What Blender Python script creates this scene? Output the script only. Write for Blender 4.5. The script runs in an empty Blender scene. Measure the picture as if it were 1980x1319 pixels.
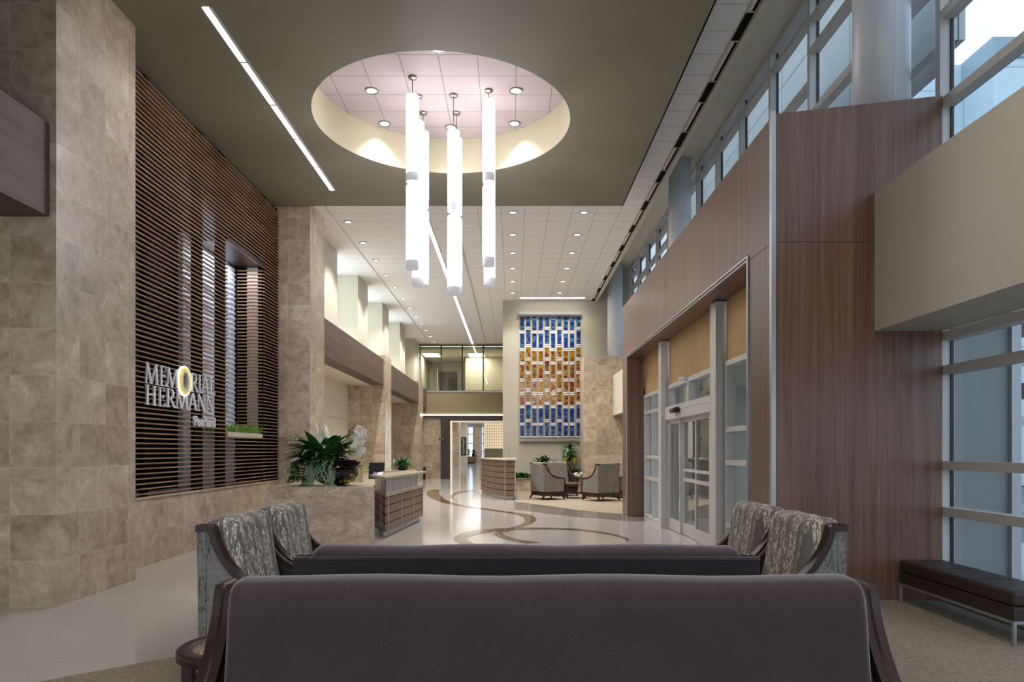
import bpy, bmesh, math, random
from mathutils import Vector, Matrix, noise as mnoise
random.seed(11)
PI = math.pi
SC = bpy.context.scene
COL = SC.collection
H = 1.55          # eye height
F = 1350.0        # focal length in pixels of a 1980 px wide frame

# ------------------------------------------------------------------ camera, sky, exposure
cd = bpy.data.cameras.new('camera'); cam = bpy.data.objects.new('camera', cd); COL.objects.link(cam)
cam.location = (0, 0, H); cam.rotation_euler = (PI/2, 0, 0)
cd.sensor_width = 36; cd.lens = F/1980*36; cd.shift_y = 210.5/1980; cd.clip_end = 400
SC.camera = cam
SC.view_settings.view_transform = 'Standard'; SC.view_settings.look = 'None'
SC.view_settings.gamma = 1; SC.view_settings.exposure = 1.0; SC.view_settings.use_curve_mapping = False
try:
    SC.cycles.use_denoising = True
    SC.cycles.max_bounces = 7; SC.cycles.diffuse_bounces = 4; SC.cycles.glossy_bounces = 3
    SC.cycles.transparent_max_bounces = 16; SC.cycles.sample_clamp_indirect = 6
    SC.cycles.caustics_reflective = False; SC.cycles.caustics_refractive = False
except Exception: pass
W = bpy.data.worlds.new('overcast_sky'); SC.world = W; W.use_nodes = True
_n = W.node_tree; _n.nodes.clear()
_o = _n.nodes.new('ShaderNodeOutputWorld'); _b = _n.nodes.new('ShaderNodeBackground')
_tc = _n.nodes.new('ShaderNodeTexCoord'); _sx = _n.nodes.new('ShaderNodeSeparateXYZ'); _r = _n.nodes.new('ShaderNodeValToRGB')
_n.links.new(_tc.outputs['Generated'], _sx.inputs[0]); _n.links.new(_sx.outputs['Z'], _r.inputs[0])
_r.color_ramp.elements[0].position = 0.0; _r.color_ramp.elements[0].color = (.74, .80, .86, 1)
_r.color_ramp.elements[1].position = 0.6; _r.color_ramp.elements[1].color = (.76, .87, 1.0, 1)
_n.links.new(_r.outputs[0], _b.inputs[0]); _b.inputs[1].default_value = 1.35
_n.links.new(_b.outputs[0], _o.inputs[0])

# ------------------------------------------------------------------ helpers
def S(r, g, b):
    f = lambda c: (c/255/12.92) if c/255 <= .04045 else ((c/255+.055)/1.055)**2.4
    return (f(r), f(g), f(b), 1)
def fp(px, py, z=0.0):
    d = F*(H-z)/(py-870.0); return ((px-990.0)/F*d, d)

def node(nt, t, **kw):
    n = nt.nodes.new(t)
    for k, v in kw.items():
        if k in n.inputs: n.inputs[k].default_value = v
        else: setattr(n, k, v)
    return n
def mat(name, col=(.5,.5,.5,1), rough=.5, metal=0, spec=.5, sheen=0, emit=None, es=0, coat=0):
    m = bpy.data.materials.new(name); m.use_nodes = True
    b = m.node_tree.nodes['Principled BSDF']
    b.inputs['Base Color'].default_value = col; b.inputs['Roughness'].default_value = rough
    b.inputs['Metallic'].default_value = metal; b.inputs['Specular IOR Level'].default_value = spec
    if sheen:
        b.inputs['Sheen Weight'].default_value = sheen; b.inputs['Sheen Roughness'].default_value = .35
        b.inputs['Sheen Tint'].default_value = (.9, .8, .85, 1)
    if coat: b.inputs['Coat Weight'].default_value = coat; b.inputs['Coat Roughness'].default_value = .15
    if emit: b.inputs['Emission Color'].default_value = emit; b.inputs['Emission Strength'].default_value = es
    return m
def BS(m): return m.node_tree.nodes['Principled BSDF']
def ramp(nt, src, stops, interp='LINEAR'):
    r = nt.nodes.new('ShaderNodeValToRGB'); r.color_ramp.interpolation = interp
    el = r.color_ramp.elements
    while len(el) < len(stops): el.new(.5)
    for e, (p, c) in zip(el, stops): e.position = p; e.color = c
    nt.links.new(src, r.inputs[0]); return r.outputs[0]
def coords(nt, scale=(1,1,1), kind='Object', loc=(0,0,0)):
    t = nt.nodes.new('ShaderNodeTexCoord'); mp = nt.nodes.new('ShaderNodeMapping')
    mp.inputs['Scale'].default_value = scale; mp.inputs['Location'].default_value = loc
    nt.links.new(t.outputs[kind], mp.inputs[0]); return mp.outputs[0]
def noise(nt, vec, scale, detail=4, rough=.55, dist=0, w=None):
    n = node(nt, 'ShaderNodeTexNoise', Scale=scale, Detail=detail, Roughness=rough, Distortion=dist)
    if w is not None: n.noise_dimensions = '4D'; nt.links.new(w, n.inputs['W'])
    nt.links.new(vec, n.inputs['Vector']); return n.outputs['Fac']
def mixc(nt, fac, a, b, mode='MIX'):
    n = nt.nodes.new('ShaderNodeMix'); n.data_type = 'RGBA'; n.blend_type = mode
    for s, v in ((0, fac), (6, a), (7, b)):
        if hasattr(v, 'is_output'): nt.links.new(v, n.inputs[s])
        else: n.inputs[s].default_value = v
    return n.outputs[2]
def math_(nt, op, a, b):
    n = nt.nodes.new('ShaderNodeMath'); n.operation = op
    for i, v in enumerate((a, b)):
        if hasattr(v, 'is_output'): nt.links.new(v, n.inputs[i])
        else: n.inputs[i].default_value = v
    return n.outputs[0]
def bump(m, h, strength=.2, dist=.01):
    nt = m.node_tree; b = node(nt, 'ShaderNodeBump', Strength=strength, Distance=dist)
    nt.links.new(h, b.inputs['Height']); nt.links.new(b.outputs[0], BS(m).inputs['Normal'])
def setc(m, out, inp='Base Color'): m.node_tree.links.new(out, BS(m).inputs[inp])

def brick(nt, w, h, mortar, kind='UV', loc=(0,0,0)):
    v = coords(nt, kind=kind, loc=loc)
    n = node(nt, 'ShaderNodeTexBrick', Scale=1.0); n.offset = 0; n.squash = 1
    n.inputs['Mortar Size'].default_value = mortar; n.inputs['Mortar Smooth'].default_value = 0
    n.inputs['Brick Width'].default_value = w; n.inputs['Row Height'].default_value = h; n.inputs['Bias'].default_value = 0
    n.inputs['Color1'].default_value = (0,0,0,1); n.inputs['Color2'].default_value = (1,1,1,1); n.inputs['Mortar'].default_value = (.5,.5,.5,1)
    nt.links.new(v, n.inputs['Vector']); return n.outputs['Color'], n.outputs['Fac']

def m_travertine(name, tile=.457, mortar=.0022, slab=False, tint=1.0):
    m = mat(name, rough=.32); nt = m.node_tree
    c = lambda r, g, b: tuple(x*tint for x in S(r, g, b)[:3]) + (1,)
    if slab:
        v = coords(nt, (1.3, 1.3, 2.6)); w = None
    else:
        v = coords(nt); rnd, fac = brick(nt, tile, tile, mortar)
        sp = nt.nodes.new('ShaderNodeSeparateColor'); nt.links.new(rnd, sp.inputs[0]); w = math_(nt, 'MULTIPLY', sp.outputs[0], 37.0)
    a = noise(nt, v, 1.9, 7, .62, 1.6, w); b = noise(nt, v, 9, 5, .6, .8, w); d = noise(nt, v, 46, 3, .6, 0, w)
    f = math_(nt, 'ADD', math_(nt, 'MULTIPLY', a, .62), math_(nt, 'MULTIPLY', b, .38))
    col = ramp(nt, f, [(.34, c(146,129,110)), (.45, c(170,154,134)), (.53, c(185,170,151)), (.64, c(206,195,179))])
    pit = ramp(nt, d, [(.60, (1,1,1,1)), (.70, (.72,.68,.62,1))])
    col = mixc(nt, .8, col, pit, 'MULTIPLY')
    if not slab:
        tint_ = ramp(nt, sp.outputs[0], [(0, (.80,.77,.74,1)), (.5, (.96,.95,.93,1)), (1, (1.1,1.09,1.07,1))])
        col = mixc(nt, 1, col, tint_, 'MULTIPLY')
        col = mixc(nt, fac, col, c(196,188,176))
    setc(m, col); return m
def m_wood(name, dark, light, scale=(14, 14, .55), rough=.4, coat=0, k=6.0):
    m = mat(name, rough=rough, coat=coat); nt = m.node_tree
    a = noise(nt, coords(nt, scale), 1.0, 5, .65, .3); b = noise(nt, coords(nt, tuple(s*k for s in scale)), 1.0, 3, .6)
    f = math_(nt, 'ADD', math_(nt, 'MULTIPLY', a, .65), math_(nt, 'MULTIPLY', b, .35))
    setc(m, ramp(nt, f, [(.34, dark), (.62, light)])); return m
def m_glass(name, tint=(.90,.96,.96,1), refl=1.0, ior=1.5):
    m = bpy.data.materials.new(name); m.use_nodes = True; nt = m.node_tree; nt.nodes.clear()
    o = nt.nodes.new('ShaderNodeOutputMaterial'); t = node(nt, 'ShaderNodeBsdfTransparent', Color=tint)
    g = node(nt, 'ShaderNodeBsdfGlossy', Roughness=.01, Color=(refl,refl,refl,1)); lw = node(nt, 'ShaderNodeLayerWeight', Blend=.5)
    f0 = ((ior-1)/(ior+1))**2; fac = math_(nt, 'ADD', math_(nt, 'MULTIPLY', math_(nt, 'POWER', lw.outputs['Facing'], 5.0), 1-f0), f0)
    mx = nt.nodes.new('ShaderNodeMixShader'); nt.links.new(fac, mx.inputs[0])
    nt.links.new(t.outputs[0], mx.inputs[1]); nt.links.new(g.outputs[0], mx.inputs[2]); nt.links.new(mx.outputs[0], o.inputs[0]); return m

class MB:
    def __init__(s): s.v = []; s.f = []; s.m = []; s.sm = []
    def face(s, pts, m=0, sm=False):
        i = len(s.v); s.v += [tuple(p) for p in pts]; s.f.append(list(range(i, i+len(pts)))); s.m.append(m); s.sm.append(sm); return s
    def grid(s, rows, m=0, sm=True, closed=False, cap=False):
        i = len(s.v); n = len(rows[0])
        for r in rows: s.v += [tuple(p) for p in r]
        for a in range(len(rows)-1):
            for b in range(n if closed else n-1):
                c = (b+1) % n
                s.f.append([i+a*n+b, i+a*n+c, i+(a+1)*n+c, i+(a+1)*n+b]); s.m.append(m); s.sm.append(sm)
        if cap:
            s.f.append([i+k for k in range(n)][::-1]); s.m.append(m); s.sm.append(False)
            s.f.append([i+(len(rows)-1)*n+k for k in range(n)]); s.m.append(m); s.sm.append(False)
        return s
    def box(s, x0, x1, y0, y1, z0, z1, m=0):
        i = len(s.v)
        s.v += [(x,y,z) for z in (z0,z1) for y in (y0,y1) for x in (x0,x1)]
        for q in ((0,2,3,1),(4,5,7,6),(0,1,5,4),(2,6,7,3),(0,4,6,2),(1,3,7,5)):
            s.f.append([i+k for k in q]); s.m.append(m); s.sm.append(False)
        return s
    def prism(s, poly, a0, a1, axis='z', m=0, sm=False):
        mk = {'z': lambda u,v,w: (u,v,w), 'x': lambda u,v,w: (w,u,v), 'y': lambda u,v,w: (u,w,v)}[axis]
        lo = [mk(u,v,a0) for u,v in poly]; hi = [mk(u,v,a1) for u,v in poly]
        i = len(s.v); n = len(poly); s.v += lo+hi
        s.f.append([i+k for k in range(n)][::-1]); s.m.append(m); s.sm.append(False)
        s.f.append([i+n+k for k in range(n)]); s.m.append(m); s.sm.append(False)
        for k in range(n):
            j = (k+1) % n; s.f.append([i+k, i+j, i+n+j, i+n+k]); s.m.append(m); s.sm.append(sm)
        return s
    def tube(s, path, r, n=10, m=0, cap=True):
        rows = []; P = [Vector(p) for p in path]
        for k, p in enumerate(P):
            t = (P[min(k+1, len(P)-1)]-P[max(k-1, 0)]).normalized()
            a = Vector((0,0,1)) if abs(t.z) < .9 else Vector((1,0,0))
            u = t.cross(a).normalized(); w = t.cross(u).normalized(); rr = r[k] if isinstance(r, (list, tuple)) else r
            rows.append([p+u*(rr*math.cos(2*PI*q/n))+w*(rr*math.sin(2*PI*q/n)) for q in range(n)])
        return s.grid(rows, m, True, True, cap)
    def lathe(s, prof, c=(0,0,0), n=24, m=0, cap=True):
        rows = [[(c[0]+r*math.cos(2*PI*q/n), c[1]+r*math.sin(2*PI*q/n), c[2]+z) for q in range(n)] for r, z in prof]
        return s.grid(rows, m, True, True, cap)
    def build(s, name, mats, parent=None, world=True, bevel=0, ph=(0,0,0), recalc=True, subdiv=0, merge=False):
        if not isinstance(mats, (list, tuple)): mats = [mats]
        off = Vector((0,0,0))
        if parent is not None and world:
            p = parent
            while p is not None: off += p.location; p = p.parent
        me = bpy.data.meshes.new(name); me.from_pydata([tuple(Vector(v)-off) for v in s.v], [], s.f); me.validate()
        for m in mats: me.materials.append(m)
        if len(me.polygons) == len(s.f):
            for p, a, b in zip(me.polygons, s.m, s.sm): p.material_index = a; p.use_smooth = b
        if recalc or merge:
            bm = bmesh.new(); bm.from_mesh(me)
            if merge: bmesh.ops.remove_doubles(bm, verts=bm.verts, dist=1e-5)
            if recalc: bmesh.ops.recalc_face_normals(bm, faces=bm.faces)
            bm.to_mesh(me); bm.free()
        uv = me.uv_layers.new(name='UVMap')
        for p in me.polygons:
            n = p.normal
            for li in p.loop_indices:
                c = me.vertices[me.loops[li].vertex_index].co + off
                if abs(n.x) >= abs(n.y) and abs(n.x) >= abs(n.z): u = (c.y-ph[1], c.z-ph[2])
                elif abs(n.y) >= abs(n.z): u = (c.x-ph[0], c.z-ph[2])
                else: u = (c.x-ph[0], c.y-ph[1])
                uv.data[li].uv = u
        o = bpy.data.objects.new(name, me); COL.objects.link(o)
        if parent is not None: o.parent = parent
        if bevel:
            b = o.modifiers.new('bevel', 'BEVEL'); b.width = bevel; b.segments = 3; b.limit_method = 'ANGLE'; b.angle_limit = .6
        if subdiv:
            b = o.modifiers.new('sub', 'SUBSURF'); b.levels = subdiv; b.render_levels = subdiv
        return o
def thing(name, label, cat, loc=(0,0,0), rz=0, group=None):
    o = bpy.data.objects.new(name, None); COL.objects.link(o); o.empty_display_size = .1
    o.location = loc; o.rotation_euler = (0,0,rz); return tag(o, label, cat, group)
def tag(o, label=None, cat=None, group=None, kind=None):
    if label: o['label'] = label
    if cat: o['category'] = cat
    if group: o['group'] = group
    if kind: o['kind'] = kind
    return o
def struct(o, label=None): o['kind'] = 'structure'; return tag(o, label)
def frame_empty(name, loc=(0,0,0)):
    o = bpy.data.objects.new(name, None); COL.objects.link(o); o.location = loc; o['kind'] = 'structure'; return o
def dup(root, loc, rz=None, label=None, group=None):
    r = root.copy(); COL.objects.link(r); r.location = loc
    if rz is not None: r.rotation_euler = (0,0,rz)
    if label: r['label'] = label
    if group: r['group'] = group
    for ch in list(root.children):
        c = ch.copy(); COL.objects.link(c); c.parent = r
        for g in list(ch.children):
            d = g.copy(); COL.objects.link(d); d.parent = c
    return r
ORD = ['first','second','third','fourth','fifth','sixth','seventh','eighth','ninth','tenth','eleventh','twelfth','thirteenth']

# ------------------------------------------------------------------ materials
TRAV = m_travertine('travertine_tile', tint=1.07); SLAB = m_travertine('travertine_slab', slab=True, tint=1.22)
STONETOP = m_travertine('travertine_countertop', slab=True, tint=.8)
OLIVE = mat('olive_paint', S(124,120,103), .6); TAUPE = mat('taupe_paint', S(190,185,170), .6); CREAM = mat('cream_paint', S(206,198,180), .6)
KHAKI = mat('khaki_paint', S(140,128,98), .6); WALLW = mat('warm_grey_paint', S(166,161,147), .6)
PORTAL = m_wood('walnut_laminate', S(84,58,49), S(124,95,80), (16,16,.35), .34)
BAND = m_wood('walnut_band', S(70,53,47), S(104,83,74), (.6,.6,16), .55)
SLATW = m_wood('slat_wood', S(112,82,62), S(166,128,98), (9,.8,9), .4)
DARKW = m_wood('espresso_wood', S(28,13,11), S(48,25,20), (6,6,2), .42, .0)
PANELW = m_wood('desk_panel_wood', S(92,70,57), S(120,95,78), (30,30,.6), .4)
BLACK = mat('black_backing', S(16,15,16), .8, 0, .1); DGREY = mat('dark_stone', S(66,58,54), .5)
ALU = mat('anodised_aluminium', S(194,192,190), .42, .0, .6); STEEL = mat('brushed_steel', S(176,178,184), .34, .85)
CHROME = mat('satin_nickel', S(150,146,140), .3, .9); WHITEP = mat('white_column_paint', S(214,218,226), .35)
KICK = mat('steel_kick_plate', S(170,178,178), .35, .6)
TANSH = m_wood('tan_shade_cloth', S(160,130,86), S(184,154,108), (40,40,1.2), .7)
GLASS = m_glass('clear_glass', (.74,.80,.85,1)); GLASS2 = m_glass('storefront_glass', (.93,.97,.97,1)); DGLASS = m_glass('bronze_glass', (.72,.74,.68,1))
SHADE = mat('lit_acrylic', S(250,246,250), .4, emit=(1,.95,.95,1), es=3.4); LAMP = mat('lamp_lens', (1,1,1,1), .4, emit=(.93,.95,1,1), es=1.2)
LINEAR = mat('linear_lens', (1,1,1,1), .4, emit=(1,.95,.90,1), es=9); FROST = mat('frosted_end_cap', S(226,226,230), .45)
def m_ceiling(name, w, h, col, ph=(0,0)):
    m = mat(name, col, .8); nt = m.node_tree
    _, fac = brick(nt, w, h, .006, 'Object', (ph[0], ph[1], 0))
    n = noise(nt, coords(nt), 150, 2)
    c = mixc(nt, .12, col, ramp(nt, n, [(.4, (.8,.8,.8,1)), (.6, (1,1,1,1))]), 'MULTIPLY')
    setc(m, mixc(nt, fac, c, tuple(x*.45 for x in col[:3])+(1,))); return m
CT = m_ceiling('ceiling_tile', .56, .56, S(232,232,234), (.81, .11)); CT2 = m_ceiling('ceiling_plank', 60, .56, S(230,230,232), (20, .11))
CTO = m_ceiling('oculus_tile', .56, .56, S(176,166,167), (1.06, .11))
def m_terrazzo(name, a, b, c, rough):
    m = mat(name, rough=rough, spec=.55); nt = m.node_tree; v = coords(nt)
    n1 = noise(nt, v, 110, 2, .7); n2 = noise(nt, v, 1.1, 3)
    col = ramp(nt, n1, [(.36, c), (.44, a), (.60, a), (.68, b)])
    setc(m, mixc(nt, .25, col, ramp(nt, n2, [(.35, (.82,.82,.82,1)), (.65, (1,1,1,1))]), 'MULTIPLY')); return m
TERR = m_terrazzo('white_terrazzo', S(186,181,178), S(210,207,204), S(128,120,116), .1)
TERB = m_terrazzo('brown_terrazzo', S(104,82,58), S(124,102,76), S(72,56,42), .12)
TERG = m_terrazzo('grey_terrazzo', S(130,122,118), S(150,142,138), S(100,94,90), .12)
def m_carpet():
    m = mat('carpet_weave', rough=.95, spec=.1); nt = m.node_tree
    w = node(nt, 'ShaderNodeTexWave', Scale=9.0, Distortion=11.0, Detail=3.0); w.bands_direction = 'Y'; w.inputs['Detail Scale'].default_value = 1.6
    nt.links.new(coords(nt, (1.0, 3.2, 1)), w.inputs['Vector'])
    n = noise(nt, coords(nt), 420, 2)
    c = ramp(nt, w.outputs['Fac'], [(.55, S(124,114,101)), (.86, S(170,159,142))])
    setc(m, mixc(nt, .5, c, ramp(nt, n, [(.35, (.7,.7,.7,1)), (.65, (1.1,1.1,1.1,1))]), 'MULTIPLY')); return m
CARPET = m_carpet()
def m_velvet(name, col, col2):
    m = mat(name, col, .85, spec=.15, sheen=.6); nt = m.node_tree
    n = noise(nt, coords(nt, (1,1,3)), 260, 2); n2 = noise(nt, coords(nt), 5, 3)
    c = ramp(nt, n, [(.35, col), (.65, col2)])
    setc(m, mixc(nt, .35, c, ramp(nt, n2, [(.3,(.75,.75,.75,1)), (.7,(1.15,1.15,1.15,1))]), 'MULTIPLY')); return m
VELVET = m_velvet('mauve_velvet', S(50,42,44), S(72,62,64)); VELD = m_velvet('charcoal_velvet', S(46,43,46), S(58,54,58))
LEATHER = mat('dark_leather', S(40,35,37), .42); LEATHB = mat('brown_leather', S(48,35,32), .45); BLKP = mat('black_plastic', S(22,22,24), .4)
def m_floral(name, base, fig, dark, dens):
    m = mat(name, rough=.75, sheen=.15); nt = m.node_tree
    v = coords(nt, (1, 1, 1)); st = noise(nt, coords(nt, (7, 7, 1.1)), 1.6, 3, .6, .6)
    st2 = noise(nt, coords(nt, (9, 9, 260)), 1.0, 2, .5)
    vo = node(nt, 'ShaderNodeTexVoronoi', Scale=80.0, Randomness=1.0); nt.links.new(coords(nt, (1, 1.3, .8)), vo.inputs['Vector'])
    blob = ramp(nt, vo.outputs['Distance'], [(.34, (1,1,1,1)), (.46, (0,0,0,1))])
    br = ramp(nt, noise(nt, coords(nt, (42, 60, 11)), 1.0, 5, .65, 1.6), [(.49, (0,0,0,1)), (.54, (1,1,1,1))])
    mask = ramp(nt, st, [(dens, (0,0,0,1)), (dens+.05, (1,1,1,1))])
    both = mixc(nt, .5, blob, br, 'LIGHTEN'); both = mixc(nt, 1, both, br, 'MULTIPLY')
    fm = mixc(nt, 1, both, mask, 'MULTIPLY')
    bc = mixc(nt, .5, base, ramp(nt, st2, [(.4,(.6,.6,.6,1)), (.6,(1.2,1.2,1.2,1))]), 'MULTIPLY')
    setc(m, mixc(nt, fm, bc, fig)); return m
FLORAL = m_floral('grey_floral_weave', S(102,98,95), S(240,224,202), None, .44)
FLORDK = m_floral('grey_twig_weave', S(124,122,119), S(40,36,34), None, .52)
GREEN = mat('leaf_green', S(54,96,50), .34); GREEN2 = mat('leaf_bright', S(78,112,44), .45); SILVER = mat('leaf_silver', S(150,174,146), .6)
CHART = mat('leaf_chartreuse', S(150,158,52), .5); PETAL = mat('white_petal', S(240,236,232), .5); YELLOW = mat('yellow_petal', S(230,196,60), .5)
PURP = mat('purple_rosette', S(52,34,42), .45); STEM = mat('stem', S(70,56,40), .6); SOIL = mat('soil', S(40,32,26), .9)
GRASSM = mat('grass_blade', S(120,160,66), .5)

# ------------------------------------------------------------------ floor
fl = MB(); fl.face([(-9,-4,0),(4.55,-4,0),(4.55,38,0),(-9,38,0)], 0); fl.face([(-9,38,0),(4.5,38,0),(4.5,92,0),(-9,92,0)], 0)
fl.face([(4.55,7.3,0),(8.5,7.3,0),(8.5,16.9,0),(4.55,16.9,0)], 0)
Z8 = lambda X, Y: (800+X/4.121, 760+Y/4.121)
def smooth(pts, n=5):
    out = []; P = [pts[0]]+list(pts)+[pts[-1]]
    for i in range(1, len(P)-2):
        for k in range(n):
            t = k/n; a, b, c, d = P[i-1], P[i], P[i+1], P[i+2]
            out.append(tuple(.5*(2*b[j]+(c[j]-a[j])*t+(2*a[j]-5*b[j]+4*c[j]-d[j])*t*t+(3*b[j]-a[j]-3*c[j]+d[j])*t**3) for j in (0,1)))
    out.append(pts[-1]); return out
def inlay(A, B, mi, z):
    A = smooth([fp(*Z8(*p)) for p in A], 6); B = smooth([fp(*Z8(*p)) for p in B], 6); n = 40
    def at(L, t):
        k = t*(len(L)-1); i = min(int(k), len(L)-2); f = k-i; return tuple(L[i][j]*(1-f)+L[i+1][j]*f for j in (0,1))
    for i in range(n):
        a0, a1, b0, b1 = at(A, i/n), at(A, (i+1)/n), at(B, i/n), at(B, (i+1)/n)
        fl.face([a0+(z,), a1+(z,), b1+(z,), b0+(z,)], mi)
inlay([(150,768),(100,790),(120,828),(200,865),(300,890),(420,910),(560,930),(700,950),(800,967),(860,985),(885,1008),(875,1032),(830,1055),(740,1082),(640,1100)],
      [(215,770),(200,795),(232,835),(300,870),(420,900),(560,921),(700,939),(830,956),(925,970),(975,1000),(958,1032),(900,1058),(830,1076),(740,1104),(700,1104)], 1, .003)
inlay([(385,1210),(322,1170),(345,1135),(420,1110),(560,1090),(700,1080),(820,1074),(1000,1074),(1200,1078),(1400,1094),(1580,1122),(1690,1152),(1714,1166),(1700,1188)],
      [(490,1205),(430,1168),(458,1140),(560,1117),(650,1103),(740,1096),(840,1090),(1000,1088),(1200,1091),(1400,1106),(1560,1132),(1650,1156),(1690,1170),(1690,1187)], 1, .004)
inlay([(900,1200),(725,1166),(648,1132),(660,1106),(740,1096)], [(1010,1192),(830,1166),(722,1132),(714,1106),(800,1094)], 1, .005)
inlay([(300,845),(287,826),(325,795),(420,776),(500,770)], [(330,855),(315,826),(345,805),(430,788),(500,782)], 1, .003)
g0 = [(800,868),(940,885),(1100,905),(1300,935),(1500,955),(1668,968),(1800,975)]; g1 = [(800,930),(940,945),(1100,965),(1300,986),(1500,1003),(1668,1018),(1860,1022)]
inlay(g0, g1, 2, .003)
floor = struct(fl.build('floor', [TERR, TERB, TERG], recalc=False))
cp = MB(); edge = [fp(*Z8(*p)) for p in g0]
cp.face([(x,y,.006) for x, y in edge]+[(4.4,22,.006),(4.4,26.4,.006),(.05,26.4,.006)])
arc = [(-3.6,4.1),(-3.14,4.66),(-2.5,5.23),(-1.9,5.9),(-1.4,6.75),(-.6,7.3),(.6,7.6),(1.8,7.4),(2.68,7.17),(4.5,7.17),(4.5,-4),(-3.6,-4)]
cp.face([(x,y,.006) for x, y in arc])
struct(cp.build('floor_carpet', CARPET, recalc=False))

# ------------------------------------------------------------------ ceilings
ZC, ZO = 7.20, 6.58
c = MB(); OX, OY, OR = -1.06, 10.74, 1.95; N = 96
def ringpt(k, z): a = 2*PI*k/N; return (OX+OR*math.cos(a), OY+OR*math.sin(a), z)
X0, X1, Y0, Y1 = -6.2, 2.29, -4, 14.39
def hit(k):
    a = 2*PI*k/N; dx, dy = math.cos(a), math.sin(a)
    t = min(((X1-OX)/dx if dx > 1e-9 else 1e9), ((X0-OX)/dx if dx < -1e-9 else 1e9), ((Y1-OY)/dy if dy > 1e-9 else 1e9), ((Y0-OY)/dy if dy < -1e-9 else 1e9))
    return (OX+dx*t, OY+dy*t, ZO)
cors = [(X1,Y1),(X0,Y1),(X0,Y0),(X1,Y0)]
for k in range(N):
    h0, h1 = hit(k), hit(k+1); pts = [ringpt(k,ZO), h0]
    if abs(h0[0]-h1[0]) > 1e-6 and abs(h0[1]-h1[1]) > 1e-6:
        cc = min(cors, key=lambda q: (q[0]-h0[0])**2+(q[1]-h0[1])**2); pts.append((cc[0],cc[1],ZO))
    pts += [h1, ringpt(k+1,ZO)]; c.face(pts, 0)
c.box(X1-.02, X1, Y0, Y1, ZO, ZC); c.box(X0, X1, Y1-.02, Y1, ZO, ZC)
struct(c.build('ceiling_cloud', OLIVE, recalc=False), 'dropped olive ceiling with a round opening')
c = MB(); c.grid([[ringpt(k, ZO-.001) for k in range(N+1)], [ringpt(k, ZC-.001) for k in range(N+1)]], 0, True)
struct(c.build('ceiling_oculus', mat('oculus_rim_paint', S(176,170,146), .6)), 'curved rim of the round ceiling opening')
c = MB(); c.face([(-1.4,-4,ZC),(3.13,-4,ZC),(3.13,38,ZC),(-1.4,38,ZC)], 0); c.face([(-6.2,-4,ZC),(-1.4,-4,ZC),(-1.4,38,ZC),(-6.2,38,ZC)], 1)
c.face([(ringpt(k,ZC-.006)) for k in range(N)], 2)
c.box(3.13, 3.22, -4, 26.4, ZC-.06, ZC+.25, 3); c.box(3.0, 3.04, -4, 26.4, ZC-.012, ZC+.01, 3)
c.box(-1.43, -1.38, 14.4, 37.2, ZC-.02, ZC+.01, 4); c.box(-4.36, -4.32, 14.4, 37.2, ZC-.015, ZC+.01, 4)
struct(c.build('ceiling', [CT, CT2, CTO, TAUPE, ALU], recalc=False))
c = MB(); c.box(3.0, 4.75, -4, 26.5, 8.42, 8.5); c.box(3.0,3.13,-4,26.5,ZC+.2,8.42)
struct(c.build('ceiling_cove', mat('cove_paint', S(218,213,200), .6)), 'raised taupe cove over the clerestory windows')

# ------------------------------------------------------------------ left side walls
c = MB(); c.box(-9, -4.477, 6.86, 8.3, 0, ZC)
struct(c.build('wall_left_pillar', TRAV, ph=(-4.477, 7.23, 0)), 'tall travertine tiled pillar at the left edge')
c = MB(); c.box(-4.95, -4.86, 8.3, 14.6, 0, .90); c.box(-5.6, -4.84, 8.3, 14.62, .90, .925)
struct(c.build('wall_left_base', TRAV, ph=(-4.86, 8.96, .92-.914)), 'low travertine wall under the slatted screen')
c = MB(); c.box(-5.9, -4.22, 14.6, 15.7, 0, 6.75)
struct(c.build('wall_left_pier', TRAV, ph=(-4.22, 14.6, 0)), 'travertine pier beyond the slatted screen')
for i, (ya, yb) in enumerate(((24.7, 25.9), (34.0, 35.2))):
    c = MB(); c.box(-6.0, -4.48, ya, yb, 0, 4.9); struct(c.build('wall_left_pier', TRAV, ph=(-4.48, ya, 0)), 'travertine pier between the wood bands')
def band(y0, y1):
    b = MB(); b.box(-5.0, -4.54, y0, y1, 3.84, 4.75); return b
struct(band(-4, 6.85).build('trim_1', BAND), 'walnut band ending at the tall pillar')
struct(band(15.7, 24.68).build('trim_2', BAND)); struct(band(25.9, 33.98).build('trim_3', BAND)); struct(band(35.2, 37.15).build('trim_4', BAND))
c = MB()
def alc(y0, y1):
    c.box(-6.0, -5.8, y0, y1, 0, 3.9, 0); c.box(-6.0, -5.0, y0, y1, 3.84, 3.9, 0)
    for z in (1.35, 2.6): c.box(-5.802, -5.796, y0, y1, z, z+.012, 1)
for a in ((-4, 6.86), (15.7, 24.7), (25.9, 34.0), (35.2, 37.2)): alc(*a)
struct(c.build('wall_left_alcove', [CREAM, mat('joint_shadow_gap', S(120,112,100), .8)]), 'cream panelled wall behind the wood bands')
c = MB(); segs = [(15.7,19.9),(22.56,24.1),(26.8,28.2),(31.0,32.5),(35.4,37.2)]
for y0, y1 in segs: c.box(-5.9, -4.98, y0, y1, 4.7, ZC)
c.box(-6.0, -5.9, 15.7, 37.2, 4.7, ZC, 1); c.box(-6.0,-4.98,15.7,37.2,4.66,4.74,0)
struct(c.build('wall_left_upper', [TAUPE, mat('reveal_paint', S(214,222,216), .6)]), 'taupe upper wall with deep reveals')
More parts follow.
